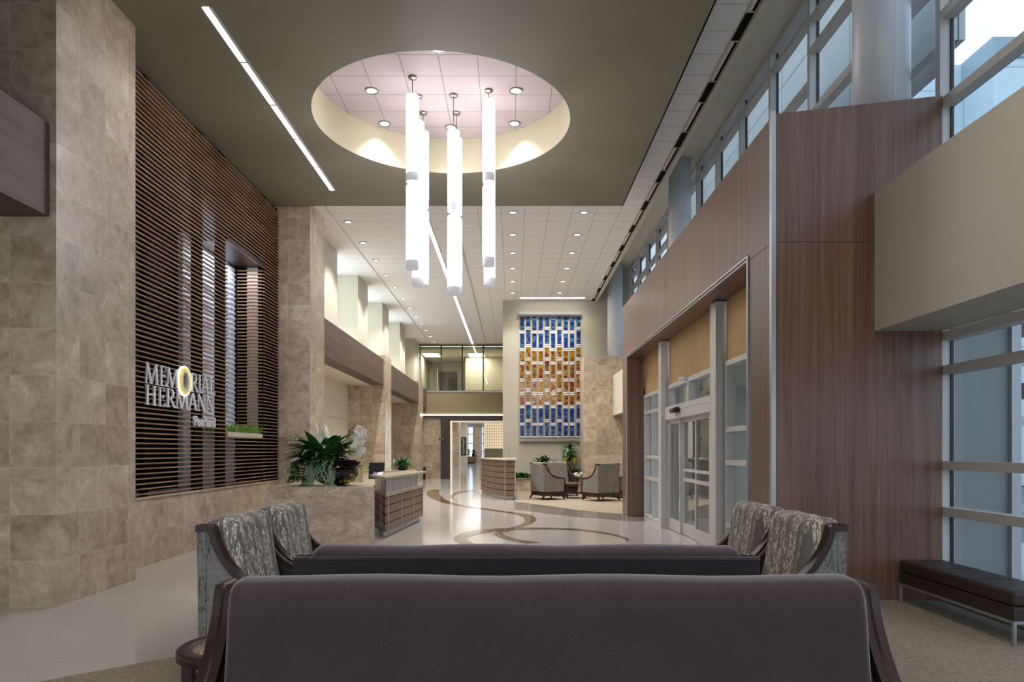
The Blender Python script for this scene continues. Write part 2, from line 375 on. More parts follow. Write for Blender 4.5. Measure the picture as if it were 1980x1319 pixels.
for i, (y0, y1) in enumerate(((19.9,22.56),(24.1,26.8),(28.2,31.0))):   # daylight lamps of the reveals' own windows
    L = bpy.data.lights.new('reveal_daylight', 'AREA'); L.shape = 'RECTANGLE'; L.size = y1-y0-.2; L.size_y = 2.0; L.energy = 26; L.color = (.86,.97,.98)
    o = bpy.data.objects.new('reveal_daylight', L); COL.objects.link(o); o.location = (-5.88, (y0+y1)/2, 6.0); o.rotation_euler = (0, -PI/2, 0)
c = MB(); c.box(-6.2, 4.6, -4.2, -4, 4.0, 8.5); struct(c.build('wall_rear_light_block', WALLW))  # unseen upper wall added to cut daylight from the open rear
c = MB(); c.box(-6.2, -5.9, -4, 6.86, 3.9, ZC); struct(c.build('wall_left_near', WALLW))

# ------------------------------------------------------------------ slatted screen
scr = thing('slat_screen', 'tall screen of thin horizontal wooden slats over a black wall', 'wall screen', (-4.9, 11.5, .925))
sl = MB(); NZ0, NZ1, NY0, NY1 = 1.80, 5.12, 11.92, 13.70; P_ = 0.0671; z = .965; k = 0
while z < 6.52:
    segs = [(8.305, 14.58)] if not (NZ0 < z < NZ1) else [(8.305, NY0+.03), (NY1, 14.58)]
    for y0, y1 in segs: sl.box(-4.895, -4.86, y0, y1, z-.009, z+.009)
    if NZ0 < z < NZ1: sl.box(-5.38, -4.9, NY1-.035, NY1, z-.011, z+.011)
    z += P_
sl.build('slats', SLATW, scr)
bk = MB(); bk.box(-5.60, -5.55, 8.305, 14.6, .925, 6.6); bk.box(-5.55,-4.90,14.52,14.6,.925,6.58)
bk.build('black_backing', BLACK, scr)
ps = MB()
for y0, y1 in ((8.31,8.4),(9.3,9.4),(10.8,11.05),(11.66,11.93),(13.72,13.86),(14.3,14.4)): ps.box(-4.97, -4.897, y0, y1, .925, 6.55)
ps.build('post', BLACK, scr)
hd = MB(); hd.box(-5.5, -4.858, NY0, NY1+.1, NZ1, NZ1+.09); hd.build('niche_header', DARKW, scr)
cr = MB(); cr.box(-5.20, -4.99, NY1, NY1+.03, NZ0, NZ1); cr.build('niche_side_panel', CREAM, scr)
bx = MB(); bx.box(-5.54,-5.38,NY1-.02,NY1+.06,NZ0-.9,NZ1+.1); bx.build('niche_post', BLACK, scr)
wv = thing('wave_panel', 'tall white panel carved with horizontal waves inside the screen niche', 'wall panel', (-5.45, 12.6, .93))
rows = []
for i in range(301):
    zz = .93+(5.14-.93)*i/300; row = []
    for j in range(25):
        yy = 11.5+(13.68-11.5)*j/24
        ph_ = zz*2*PI/.095+1.6*math.sin(yy*6.0+zz*.8)+.8*math.sin(yy*11+1)
        row.append((-5.43+.016*(math.sin(ph_)), yy, zz))
    rows.append(row)
w = MB(); w.grid(rows, 0, True); w.face([rows[0][0], rows[-1][0], (-5.5,11.5,5.14), (-5.5,11.5,.93)]); w.face([rows[0][-1], rows[-1][-1], (-5.5,13.68,5.14), (-5.5,13.68,.93)])
w.build('wave_relief', mat('white_wave_board', S(206,214,232), .5), wv)
gb = thing('grass_planter', 'narrow pale planter of bright green grass in the screen niche', 'planter', (-5.1, 12.8, 1.8))
b = MB(); b.box(-5.36, -4.87, NY0+.05, NY1-.06, 1.76, 1.86); b.build('box', CREAM, gb)
b = MB()
for i in range(900):
    x, y = random.uniform(-5.34,-4.88), random.uniform(NY0+.07, NY1-.08); a = random.uniform(0, 2*PI); e = random.uniform(.35, 1.3); L_ = random.uniform(.16,.27); wd = .007
    p0 = Vector((x,y,1.85)); d = Vector((math.cos(a)*math.cos(e), math.sin(a)*math.cos(e), math.sin(e))); s = Vector((-math.sin(a), math.cos(a), 0))*wd
    p1 = p0+d*L_*.55; p2 = p1+(d-Vector((0,0,.5)))*L_*.5
    p1.x = min(max(p1.x,-5.38),-4.74); b.face([p0-s,p0+s,p1+s,p1-s]); b.face([p1-s,p1+s,p2])
b.build('grass', GRASSM, gb, recalc=False)

# ------------------------------------------------------------------ lettering on the screen
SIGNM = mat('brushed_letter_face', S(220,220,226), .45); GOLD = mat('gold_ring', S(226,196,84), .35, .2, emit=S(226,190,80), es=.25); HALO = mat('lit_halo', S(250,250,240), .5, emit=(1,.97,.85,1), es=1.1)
def rect(x0, y0, x1, y1): return [(x0,y0),(x1,y0),(x1,y1),(x0,y1)]
def diag(xa, ya, xb, yb, w): return [(xa-w/2,ya),(xa+w/2,ya),(xb+w/2,yb),(xb-w/2,yb)]
def arcband(cx, cy, rx0, ry0, rx1, ry1, a0, a1, n=14):
    out = []
    for k in range(n):
        t0, t1 = a0+(a1-a0)*k/n, a0+(a1-a0)*(k+1)/n
        out.append([(cx+rx0*math.cos(t0),cy+ry0*math.sin(t0)),(cx+rx1*math.cos(t0),cy+ry1*math.sin(t0)),(cx+rx1*math.cos(t1),cy+ry1*math.sin(t1)),(cx+rx0*math.cos(t1),cy+ry0*math.sin(t1))])
    return out
sf = lambda x, y, w=.3: rect(x-w/2, y, x+w/2, y+.045)
GL = {
 'M': [diag(.08,0,.17,1,.06), diag(.48,0,.17,1,.13), diag(.48,0,.83,1,.06), diag(.91,0,.83,1,.14), sf(.09,0,.2), sf(.9,0,.24), sf(.12,.955,.2), sf(.88,.955,.2)],
 'E': [rect(.14,0,.34,1), rect(.05,.95,.86,1), rect(.05,0,.95,.05), rect(.3,.49,.72,.54), rect(.78,.80,.86,1), rect(.86,0,.95,.2), rect(.66,.42,.72,.61)],
 'H': [rect(.12,0,.28,1), rect(.72,0,.88,1), rect(.2,.5,.8,.56), sf(.2,0,.36), sf(.8,0,.36), sf(.2,.955,.36), sf(.8,.955,.36)],
 'R': [rect(.1,0,.27,1), sf(.18,0,.34), rect(.02,.955,.5,1), rect(.2,.46,.5,.51), diag(.9,0,.42,.5,.18), sf(.92,0,.22)]+arcband(.42,.73,.20,.22,.36,.27,-PI/2,PI/2),
 'I': [rect(.3,0,.7,1), sf(.5,0,.9), sf(.5,.955,.9)],
 'A': [diag(.1,0,.5,1,.06), diag(.86,0,.5,1,.16), rect(.28,.33,.72,.39), sf(.1,0,.26), sf(.86,0,.3)],
 'L': [rect(.14,0,.36,1), sf(.25,.955,.44), rect(.04,0,.98,.05), rect(.88,0,.98,.24)],
 'N': [rect(.12,0,.18,1), diag(.85,0,.15,1,.17), rect(.82,0,.88,1), sf(.15,0,.26), sf(.85,.955,.26), sf(.1,.955,.2)],
}
sg = thing('wall_sign', 'raised silver lettering with a gold ringed O on the slatted screen', 'sign', (-4.84, 10.3, 1.92))
def letter(ch, y0, y1, z0, z1):
    b = MB()
    for k, poly in enumerate(GL[ch]): b.prism([(y0+u*(y1-y0), z0+v*(z1-z0)) for u, v in poly], -4.858+.0003*k, -4.838+.0004*k, 'x')
    b.build('letter', SIGNM, sg)
for ch, a, d in (('M',9.215,9.56),('E',9.60,9.80),('M',9.79,10.13),('R',10.54,10.77),('I',10.785,10.88),('A',10.88,11.16),('L',11.19,11.38)): letter(ch, a, d, 2.435, 2.715)
for ch, a, d in (('H',9.215,9.52),('E',9.56,9.76),('R',9.78,10.06),('M',10.06,10.44),('A',10.46,10.75),('N',10.75,11.05),('N',11.05,11.35)): letter(ch, a, d, 2.15, 2.415)
def ring(name, m, ry0, rz0, ry1, rz1, xa, xb):
    b = MB()
    for poly in arcband(10.325, 2.565, ry0, rz0, ry1, rz1, 0, 2*PI, 48): b.prism(poly, xa, xb, 'x')
    return b.build(name, m, sg)
ring('halo_ring', HALO, .185, .195, .21, .222, -4.862, -4.835); ring('gold_ring', GOLD, .12, .15, .187, .197, -4.862, -4.828); ring('letter', SIGNM, .082, .128, .118, .158, -4.862, -4.822)
def text_mesh(body, name, m, parent, fn, depth=.06):
    cu = bpy.data.curves.new(name, 'FONT'); cu.body = body; cu.extrude = depth; cu.offset = .012
    t = bpy.data.objects.new(name, cu); COL.objects.link(t); bpy.context.view_layer.update()
    me = bpy.data.meshes.new_from_object(t); bpy.data.objects.remove(t)
    xs = [v.co.x for v in me.vertices]; ys = [v.co.y for v in me.vertices]; x0, x1, y0, y1 = min(xs), max(xs), min(ys), max(ys)
    off = parent.location
    for v in me.vertices: v.co = Vector(fn((v.co.x-x0)/(x1-x0), (v.co.y-y0)/(y1-y0), v.co.z/depth))-off
    me.materials.clear(); me.materials.append(m); o = bpy.data.objects.new(name, me); COL.objects.link(o); o.parent = parent; return o
text_mesh('Pearland', 'city_lettering', SIGNM, sg, lambda u, v, w: (-4.845+.016*w, 10.63+u*.75, 1.915+v*.155))

# ------------------------------------------------------------------ end walls and the far corridor
GY = 37.2
c = MB(); c.box(-5.0, -.3, GY, GY+.3, 3.40, 4.62); c.box(-5, -.3, GY-.02, GY+.3, 7.12, ZC)
struct(c.build('wall_end_bulkhead', KHAKI), 'khaki bulkhead under the upper glass wall')
wn = frame_empty('window_1'); c = MB()
for x in (-4.88, -3.77, -2.65, -1.53, -.45): c.box(x-.035, x+.035, GY+.02, GY+.10, 4.62, 7.12)
c.build('mullion', BLKP, wn); c = MB(); c.box(-4.95,-.35,GY-.02,GY+.12,4.62,4.70); c.box(-4.95,-4.85,GY-.02,GY+.1,4.7,7.12); c.build('sill', STEEL, wn)
c = MB(); c.box(-4.9, -.4, GY+.05, GY+.06, 4.7, 7.12); c.build('pane', DGLASS, wn)
c = MB(); c.box(-7, .5, 43.0, 43.1, 3.4, 7.2, 0); c.box(-5.2, -.3, GY+.3, 43, 4.55, 4.62, 1); c.box(-5.3,-5.1,GY+.1,43,4.6,7.2,0); c.box(-.35,-.25,GY+.1,43,4.6,7.2,0)
c.box(-5.3,-.2,GY+.1,43.1,6.95,7.05,2); c.box(-4.5,-4.44,41.9,43,4.6,6.4,0); c.box(-4.44,-3.4,42.9,42.99,4.62,6.35,3); c.box(-2.7,-.4,40.4,40.5,5.0,6.95,4); c.box(-2.7,-.4,40.4,40.5,4.6,5.0,1)
c.box(-3.2,-2.75,42.9,42.98,4.62,5.7,5)
struct(c.build('wall_upper_office', [TAUPE, KHAKI, CT, DGREY, CREAM, mat('office_window_glow', S(170,190,200), .3)]), 'upstairs office behind the glass wall')
for x in (-4.55, -2.0):
    t = thing('office_ceiling_light', 'square ceiling light panel behind the upper glass, ' + ('beside the dark door' if x < -4 else 'above the pale blind'), 'ceiling light', (x, 39.6, 6.94))
    b = MB(); b.box(x-.45, x+.45, 38.9, 40.3, 6.90, 6.948); b.build('lens', LAMP, t)
    b = MB(); b.box(x-.48, x+.48, 38.87, 40.33, 6.93, 6.949); b.build('frame', ALU, t)
# stained glass wall
c = MB(); c.box(-.35, 4.6, 26.4, 26.7, 0, ZC+1.3); c.box(-.35,-.25,26.7,38,0,ZC)
struct(c.build('wall_end', WALLW), 'warm grey wall behind the stained glass')
c = MB(); c.box(2.56, 4.6, 24.9, 25.5, 0, 4.9); c.box(2.56,2.7,25.5,26.4,0,4.9)
struct(c.build('wall_end_stone', TRAV, ph=(2.56, 24.9, 0)), 'travertine wall block beside the stained glass')
# light line and dark portal at the end
t = thing('cove_light', 'thin glowing light line under the khaki bulkhead', 'linear light', (-2.7, GY, 3.36)); b = MB(); b.box(-4.75,-.36,GY-.03,GY+.05,3.37,3.42); b.build('lens', LINEAR, t)
c = MB(); c.box(-5.8, -3.78, GY+.02, GY+.5, 0, 3.38); struct(c.build('wall_end_tile', TRAV, ph=(-3.78,0,0)))
c = MB(); c.box(-3.78, -3.27, GY-.15, GY+.5, 0, 3.30); c.box(-3.27, -.36, GY-.15, GY+.5, 3.08, 3.30); c.box(-4.8,-.36,GY-.1,GY+.4,3.30,3.38)
struct(c.build('trim_5', DGREY), 'dark stone frame of the far corridor opening')
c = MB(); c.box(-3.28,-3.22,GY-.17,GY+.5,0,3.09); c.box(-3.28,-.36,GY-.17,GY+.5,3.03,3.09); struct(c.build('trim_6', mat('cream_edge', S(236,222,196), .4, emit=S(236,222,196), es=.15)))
c = MB(); c.box(-6,-5.7,38,92,0,4.6,0); c.box(-6.0,-4.85,64,66,0,4.6,1); c.box(-5.7,-4.6,72,72.2,0,4.6,0); c.box(-6,3,38,92,4.5,4.6,2); c.box(-4.55,-3.5,81,81.6,0,4.6,1); c.box(-3.5,4,90,90.3,0,4.6,0)
struct(c.build('wall_corridor', [CREAM, TRAV, CT]), 'walls and ceiling of the far corridor')
wn = frame_empty('window_2'); c = MB()
for x in (-5.65,-4.6,-3.45): c.box(x-.05,x+.05,84,84.1,0,4.5)
for zz in (.05,1.3,2.3,3.4): c.box(-5.65,-3.2,84,84.1,zz,zz+.08)
c.build('mullion', ALU, wn); c = MB(); c.box(-5.65,-3.2,84.04,84.05,0,4.5); c.build('pane', GLASS, wn)
c = MB(); c.box(-2.4,-.4,60,60.15,1.66,4.48); lat = c
m = mat('lattice_panel', rough=.6); nt = m.node_tree
w1 = node(nt,'ShaderNodeTexWave',Scale=2.1,Distortion=0.0); w1.bands_direction='X'; nt.links.new(coords(nt,(1,1,1)), w1.inputs['Vector'])
vz = node(nt,'ShaderNodeTexWave',Scale=1.3); vz.bands_direction='Z'; nt.links.new(coords(nt), vz.inputs['Vector'])
setc(m, ramp(nt, math_(nt,'MULTIPLY',w1.outputs['Fac'], math_(nt,'ADD',vz.outputs['Fac'],.35)), [(.2,S(190,160,120)),(.55,S(250,236,206))])); BS(m).inputs['Emission Strength'].default_value=.25
nt.links.new(BS(m).inputs['Base Color'].links[0].from_socket, BS(m).inputs['Emission Color'])
tag(lat.build('lattice_screen', m), 'glowing cream lattice screen at the end of the far corridor', 'screen')
c = MB(); c.box(-2.4,-.4,60.2,60.3,0,1.64); struct(c.build('wall_corridor_panel', mat('green_brown_panel', S(120,116,84), .3)))
t = thing('banner_sign', 'tall black sign with white vertical letters in the far corridor', 'sign', (-4.85, 70.0, .98))
b = MB(); b.box(-5.1,-4.6,70,70.06,.98,2.82); b.build('board', BLKP, t)
for i, ch in enumerate('PEARLAND'):
    zt = 2.66-i*.2; text_mesh(ch, 'letter', PETAL, t, lambda u, v, w, zt=zt: (-4.94+u*.2, 69.985-.008*w, zt-.13+v*.15))
t = thing('wood_cabinet', 'small walnut cabinet at the end of the far corridor', 'cabinet', (-4.6,80,0)); b = MB(); b.box(-5.3,-4.05,79.4,80.4,.16,.80); b.build('body', PORTAL, t); b = MB(); b.box(-5.2,-4.15,79.5,80.3,0,.16); b.build('plinth', BLKP, t)
t = thing('dog_statue', 'black sitting dog statue on the walnut corridor cabinet', 'statue', (-4.35,79.9,.80)); b = MB()
b.lathe([(.02,.80),(.24,.82),(.26,1.0),(.17,1.25),(.11,1.40)], (-4.35,79.95,0), 14); b.lathe([(.02,1.62),(.12,1.58),(.16,1.48),(.12,1.36),(.03,1.32)], (-4.38,79.85,0), 14); b.tube([(-4.42,79.7,1.46),(-4.5,79.5,1.42)],[.09,.05],10); b.tube([(-4.3,79.7,1.2),(-4.32,79.62,.82)],[.06,.05],8); b.build('body', BLKP, t)
t = thing('brochure_stand', 'black pole stand holding brochures in the far corridor', 'stand', (-4.85,76,0)); b = MB(); b.tube([(-4.85,76,0),(-4.85,76,1.0)],.04,8); b.lathe([(.25,0),(.25,.03),(.03,.05)],(-4.85,76,0),16); b.build('pole', BLKP, t)
b = MB(); b.box(-5.08,-4.62,75.9,76.05,.95,1.62); b.build('tray', BLKP, t); b = MB(); b.box(-4.98,-4.90,75.86,75.9,1.05,1.5); b.box(-4.80,-4.72,75.86,75.9,1.05,1.5); b.build('brochure', CREAM, t)
t = thing('blade_sign', 'small wall sign with red marks projecting beside the dark stone frame', 'sign', (-3.75,GY-.2,2.1)); b = MB(); b.box(-3.88,-3.57,GY-.22,GY-.17,2.08,2.19); b.build('plate', DGREY, t); b = MB(); b.box(-3.8,-3.6,GY-.226,GY-.222,2.115,2.16); b.build('marking', mat('red_marks', S(200,120,110), .5), t)
t = thing('waste_bin', 'slim dark bin against the tiled wall by the far corridor', 'bin', (-4.68,36.4,0)); b = MB(); b.box(-4.82,-4.52,36.2,36.6,0,.6); b.build('body', BLKP, t); b = MB(); b.box(-4.84,-4.5,36.18,36.62,.6,.65); b.build('lid', DGREY, t)

# ------------------------------------------------------------------ entrance portal
PX, PY0, PY1, OY0, OY1, OZ = 2.68, 7.17, 16.9, 7.92, 16.22, 3.71
c = MB(); c.box(PX, 3.3, PY0+.12, PY1-.12, OZ, 4.99); c.box(PX, 3.06, PY0+.12, OY0, 0, OZ); c.box(PX, 3.06, OY1, PY1-.12, 0, OZ)
c.prism([(PX,0),(4.42,0),(4.42,5.19),(PX,5.0)], PY0, PY0+.12, 'y'); c.prism([(PX,0),(4.42,0),(4.42,5.19),(PX,5.0)], PY1-.12, PY1, 'y')
c.box(3.06,4.42,PY0+.1,PY0+.3,0,3.7); c.box(2.8, 4.42, PY0+.05, PY1-.05, 4.85, 4.95)
c.box(PX-.002, PX, PY0+.08, OY0-.02, 3.685, 3.691, 1); c.box(PX+.05, 4.4, PY0-.002, PY0, 3.685, 3.691, 1)
c.box(PX-.002, PX, 12.2, 12.205, OZ+.06, 4.99, 1)
struct(c.build('wall_entrance', [PORTAL, mat('panel_joint', S(50,36,32), .7)]), 'walnut panelled entrance portal')
c = MB(); c.box(PX-.025, PX+.02, PY0-.025, PY0+.03, 0, 5.02); struct(c.build('trim_7', STEEL), 'steel corner trim of the portal')
c = MB()
for o_, w_ in ((0,.022),(.04,.014)):
    c.box(PX-.018, PX+.01, OY0-.03+o_*.6, OY0-.03+o_*.6+w_, 0, OZ+.03); c.box(PX-.016, PX+.01, OY0-.02, OY1+.02, OZ+.02-o_, OZ+.02-o_+w_)
    c.box(PX-.018, PX+.01, OY1+.02-o_*.6-w_+.02, OY1+.02-o_*.6+.02, 0, OZ+.03)
struct(c.build('trim_8', STEEL), 'steel edge trim of the entrance opening')
GX = 3.06
# sidelights
def sidelight(n, y0, y1, zs, ymid):
    w = frame_empty('window_%d' % n); c = MB()
    for y in [y0, y1]+ymid: c.box(GX, GX+.14, y-.03, y+.03, 0, 2.81)
    for z in zs: c.box(GX-.003, GX+.14, y0, y1, z-.035, z+.035)
    c.build('frame', ALU, w); c = MB(); c.box(GX+.11, GX+.118, y0, y1, .05, 2.8); c.build('pane', GLASS2, w)
sidelight(3, 14.3, 16.2, [.03, .91, 1.39, 2.40, 2.78], [15.25])
sidelight(4, 8.0, 10.0, [.03, .48, 1.37, 1.84, 2.78], [9.05])
for y0, y1, lb in ((14.25,16.22,'tan roller shade panel over the far sidelight'),(10.36,13.72,'widest tan roller shade, above the sliding entrance doors'),(7.93,10.05,'tan roller shade panel beside the portal corner, above a sidelight')):
    t = thing('roller_shade', lb, 'shade', (GX+.05,(y0+y1)/2,2.81)); b = MB(); b.box(GX+.03,GX+.05,y0,y1,2.83,OZ-.003); b.build('cloth', TANSH, t); b = MB(); b.box(GX+.025,GX+.055,y0,y1,2.80,2.83); b.build('hem_bar', ALU, t)
for y0, y1, n in ((13.73,13.98,9),(10.05,10.33,10)):
    c = MB(); c.box(GX-.13, GX-.03, y0, y1, 0, OZ-.02); c.box(GX-.03, GX+.16, y0+.03, y1+.2, 0, OZ-.02); struct(c.build('trim_%d' % n, ALU), 'aluminium post of the entrance')
# sliding door unit
dr = frame_empty('door_1'); DY0, DY1 = 10.34, 13.72
c = MB(); c.box(GX-.06, GX+.14, DY0, DY1, 2.13, 2.38); c.box(GX-.065, GX-.06, DY0, DY1, 2.28, 2.29); c.build('header', ALU, dr)
c = MB(); c.box(GX, GX+.14, DY0, DY1, 2.74, 2.81); c.box(GX, GX+.14, 12.1, 12.22, 2.38, 2.74); c.build('transom_frame', ALU, dr)
c = MB(); c.box(GX+.10, GX+.108, DY0, DY1, 2.38, 2.74); c.build('transom_pane', GLASS2, dr)
def leaf(y0, y1, x, bars):
    c = MB(); s = .055
    c.box(x, x+.045, y0, y0+s, .01, 2.13); c.box(x, x+.045, y1-s, y1, .01, 2.13); c.box(x, x+.045, y0+s, y1-s, 2.05, 2.13); c.box(x, x+.045, y0+s, y1-s, .01, .22)
    if bars: c.box(x, x+.045, y0+s, y1-s, 1.16, 1.21); c.box(x, x+.045, y0+s, y1-s, .98, 1.04)
    o = c.build('door_leaf', ALU, dr); c = MB(); c.box(x+.02, x+.028, y0+s, y1-s, .22, 2.05); c.build('pane', m_glass('door_glass', (.72,.74,.72,1), 1.0, 1.7), o)
leaf(12.8, 13.7, GX+.02, False); leaf(11.76, 12.8, GX+.07, True); leaf(10.86, 11.76, GX+.02, True); leaf(10.36, 10.86, GX+.07, False)
t = thing('motion_sensor', 'black motion sensor on the sliding door header', 'sensor', (GX-.06,12.6,2.3)); b = MB(); b.tube([(GX-.12,12.45,2.27),(GX-.12,12.85,2.27)],.05,12); b.box(GX-.1,GX-.06,12.5,12.8,2.23,2.31); b.build('housing', BLKP, t)
t = thing('door_detector', 'small white detector above the sliding doors', 'detector', (GX,12.2,2.84)); b = MB(); b.tube([(GX-.14,12.2,2.79),(GX+.03,12.2,2.79)],.04,12); b.build('housing', WHITEP, t)
# vestibule beyond the doors
c = MB(); c.box(3.3,6.6,7.35,16.8,3.0,3.1,0); c.box(3.2,6.4,16.5,16.7,0,3,1); c.box(4.7,5.3,7.45,7.65,0,3.1,1); c.box(5.3,5.4,7.4,7.7,0,3.1,2)
c.box(6.5,6.6,7.4,8.2,0,3,2); c.box(6.5,6.6,10.4,10.6,0,3,2); c.box(6.5,6.6,13.4,13.6,0,3,2); c.box(6.5,6.6,16.1,16.7,0,3,2); c.box(6.5,6.6,7.4,16.7,2.2,2.4,2)
for zz in (.92,1.85,2.5): c.box(5.4,6.5,7.5,7.58,zz-.04,zz+.04,2)
struct(c.build('wall_vestibule', [WALLW, mat('exterior_panel', S(142,144,138), .7), ALU]), 'entrance vestibule seen through the glass')

# ------------------------------------------------------------------ window wall
WX = 4.42; ww = frame_empty('window_5'); mu = MB(); tr = MB(); D_ = .15
ys = [5.67-1.58*k for k in range(6, -1, -1)]+[7.25+1.58*k for k in range(13)]
for y in ys: mu.box(WX, WX+D_, y-.04, y+.04, 0 if y < 7.4 else 4.9, 8.42)
for y in ys[:7]: pass
def bars(y0, y1, zs):
    for z in zs: tr.box(WX+.006, WX+D_-.012, y0, y1, z-.045, z+.045)
for i in range(len(ys)-1):
    y0, y1 = ys[i], ys[i+1]
    if y1 < 7.3: bars(y0, y1, [.05,.918,1.39,2.37,2.72,4.25,5.13,6.04,7.4,8.37])
    elif y0 < 8: bars(y0, y1, [5.6,6.5,7.46,8.0,8.37])
    elif y0 < 10: bars(y0, y1, [6.54,7.48,7.95,8.37,5.3])
    elif y0 < 18: bars(y0, y1, [7.03,8.03,8.37,5.6])
    else: bars(y0, y1, [7.55,8.37,6.4,5.4] if i % 3 else [7.55,8.0,8.37,6.4,5.4])
mu.build('mullion', ALU, ww); tr.build('transom', ALU, ww)
c = MB(); c.box(WX+.12, WX+.128, -4, 7.25, 0, 8.4); c.box(WX+.12, WX+.128, 7.25, 26.3, 4.9, 8.4); c.build('pane', GLASS, ww)
gk = MB()
for y in ys: gk.box(WX+.105, WX+.135, y-.055, y+.055, 0 if y < 7.4 else 4.9, 8.4)
gk.build('gasket', BLKP, ww)
c = MB(); c.box(3.72, 4.42, -4, 7.165, 2.77, 4.195); struct(c.build('wall_right_soffit', TAUPE), 'taupe bulkhead along the window wall')
c = MB(); c.box(3.6, 4.6, 16.92, 24.9, 2.77, 4.195); c.box(4.42,4.6,16.9,26.4,0,4.9); struct(c.build('wall_right_far', TAUPE), 'taupe bulkhead beyond the portal')
for i, (x, y, r, lb) in enumerate(((4.08,7.72,.29,'near'),(3.99,16.6,.265,'middle'),(3.80,25.75,.28,'far'))):
    c = MB(); c.lathe([(r,4.9),(r,8.42)],(x,y,0),40); c.box(x-.004,x+.004,y-r-.004,y-r+.02,4.95,8.42,0); struct(c.build('wall_column', WHITEP), '%s round white column behind the portal' % lb)

# ------------------------------------------------------------------ outdoors
c = MB(); c.face([(4.6,-20,-.03),(90,-20,-.03),(90,130,-.03),(4.6,130,-.03)]); struct(c.build('ground', mat('pavement', S(112,114,114), .8), recalc=False))
def m_panel(name, col, w, h):
    m = mat(name, col, .6); nt = m.node_tree; _, f = brick(nt, w, h, .012, 'UV'); setc(m, mixc(nt, f, col, S(70,74,78))); return m
t = tag(MB().box(6.0,6.3,9.7,26,7.25,12).build('outdoor_fascia', m_panel('canopy_panel', S(176,178,174), 3.1, 1.2)), 'grey panelled facade hanging outside beyond the clerestory glass', 'facade')
c = MB(); c.box(20.7,40,30,60,0,19.2,0); c.box(15,20.7,32,60,0,19.2,0); c.box(20.6,40,29.9,60,18.4,19.25,1)
tag(c.build('neighbour_building', [m_panel('building_panel', S(200,214,220), 4, 3), mat('parapet', S(150,168,176), .6)]), 'pale blue grey building outside under the sky', 'building')
c = MB()
for i in range(40):
    x, y, r = random.uniform(16,60), random.uniform(14,28), random.uniform(.8,1.7); c.lathe([(.05,0),(r,.5),(r*1.1,1.2),(r*.7,2.0),(.05,2.5)],(x+14,y,0),9)
tag(c.build('hedge', GREEN), 'green hedge outside past the parking area', 'hedge')

# ------------------------------------------------------------------ lights in the ceilings
def spot(x, y, z, e, col=(1,.94,.87), size=2.0, blend=.6):
    L = bpy.data.lights.new('downlight_beam', 'SPOT'); L.energy = e; L.color = col; L.spot_size = size; L.spot_blend = blend; L.shadow_soft_size = .07
    o = bpy.data.objects.new('downlight_beam', L); COL.objects.link(o); o.location = (x, y, z-.03)
def downlight(x, y, z, label, e, group, proto=[None], **k):
    if proto[0] is None:
        t = thing('downlight', label, 'ceiling light', (x,y,z), 0, group)
        b = MB(); b.lathe([(.105,-.012),(.105,0),(.082,0),(.082,-.012),(.105,-.012)],(0,0,0),28,cap=False); b.build('trim_ring', CHROME, t, world=False)
        b = MB(); b.lathe([(.001,-.006),(.082,-.006)],(0,0,0),28,cap=False); b.build('lens', LAMP, t, world=False); proto[0] = t
    else: t = dup(proto[0], (x,y,z), 0, label, group)
    spot(x, y, z, e, **k)
for x, y, lb in ((-1.04,9.82,'front middle'),(-2.2,10.96,'left middle'),(.06,10.96,'right middle'),(-2.2,12.06,'back left'),(-1.07,12.2,'back middle'),(.04,12.06,'back right'),(-2.2,9.42,'unseen front left'),(.04,9.42,'unseen front right')):  # front left and front right fixtures are added unseen to light the counter
    downlight(x, y, ZC-.008, 'round recessed downlight in the oculus ceiling, %s of the group' % lb, 55, 'oculus downlights', size=1.7)
for i in range(12): downlight(-4.06, 17.3+1.745*i, ZC-.002, '%s recessed downlight from the olive ceiling in the row along the upper reveals' % ORD[i], 190, 'downlights along the upper reveals')
for i in range(6):
    downlight(.02, 16.6+1.7*i, ZC-.002, '%s recessed downlight from the olive ceiling in the row ending at the glass hanging' % ORD[i], 170, 'downlights in the middle row')
    downlight(1.71, 16.6+1.7*i, ZC-.002, '%s recessed downlight from the olive ceiling in the row nearest the clerestory' % ORD[i], 170, 'downlights along the clerestory')
for x, y, lb in ((-2.6,3.2,'over the pale floor'),(1.6,3.2,'over the sofas'),(-2.6,.6,'behind the side table'),(1.6,.6,'towards the bench')):  # out-of-view fixtures added to brighten the seating and near floor
    downlight(x, y, ZO-.002, 'unseen added fill downlight in the olive ceiling above the seating, ' + lb, 95, 'added seating fill downlights', size=2.3)
for y in (1.2, 4.4): downlight(2.72, y, ZC-.002, 'unseen added fill downlight in the white ceiling strip, ' + ('above the bench' if y > 3 else 'behind the sofas'), 70, 'added ceiling strip fill downlights', size=2.3)  # out-of-view pair added to lift the light on the right foreground
def linear(name, label, x, y0, y1, z, w, n):
    t = thing(name, label, 'linear light', (x, y0, z)); b = MB(); b.box(x-w/2, x+w*.18, y0, y1, z-.004, z+.01); b.build('lens', LINEAR, t)
    b = MB(); b.box(x+w*.18, x+w/2, y0, y1, z-.006, z+.01); b.build('reflector', ALU, t); b = MB()
    for k in range(1, n): yy = y0+(y1-y0)*k/n; b.box(x-w/2, x+w/2, yy-.02, yy+.02, z-.007, z)
    if n > 1: b.build('joint', ALU, t)
linear('linear_light', 'long recessed light strip in the olive ceiling beside the slatted screen', -3.465, 7.93, 13.53, ZO, .115, 5)
linear('linear_light', 'long recessed light strip running down the white ceiling to the glass wall', -2.08, 14.45, 37.1, ZC, .13, 1)
t = thing('wall_washer', 'thin light slot washing the wall over the stained glass', 'linear light', (1.5,26.0,ZC)); b = MB(); b.box(.3,2.7,25.9,25.98,ZC-.01,ZC+.01); b.build('lens', LINEAR, t)
for k in range(5): spot(.5+.5*k, 25.9, ZC, 34, (1,.9,.68), 2.2, .9)
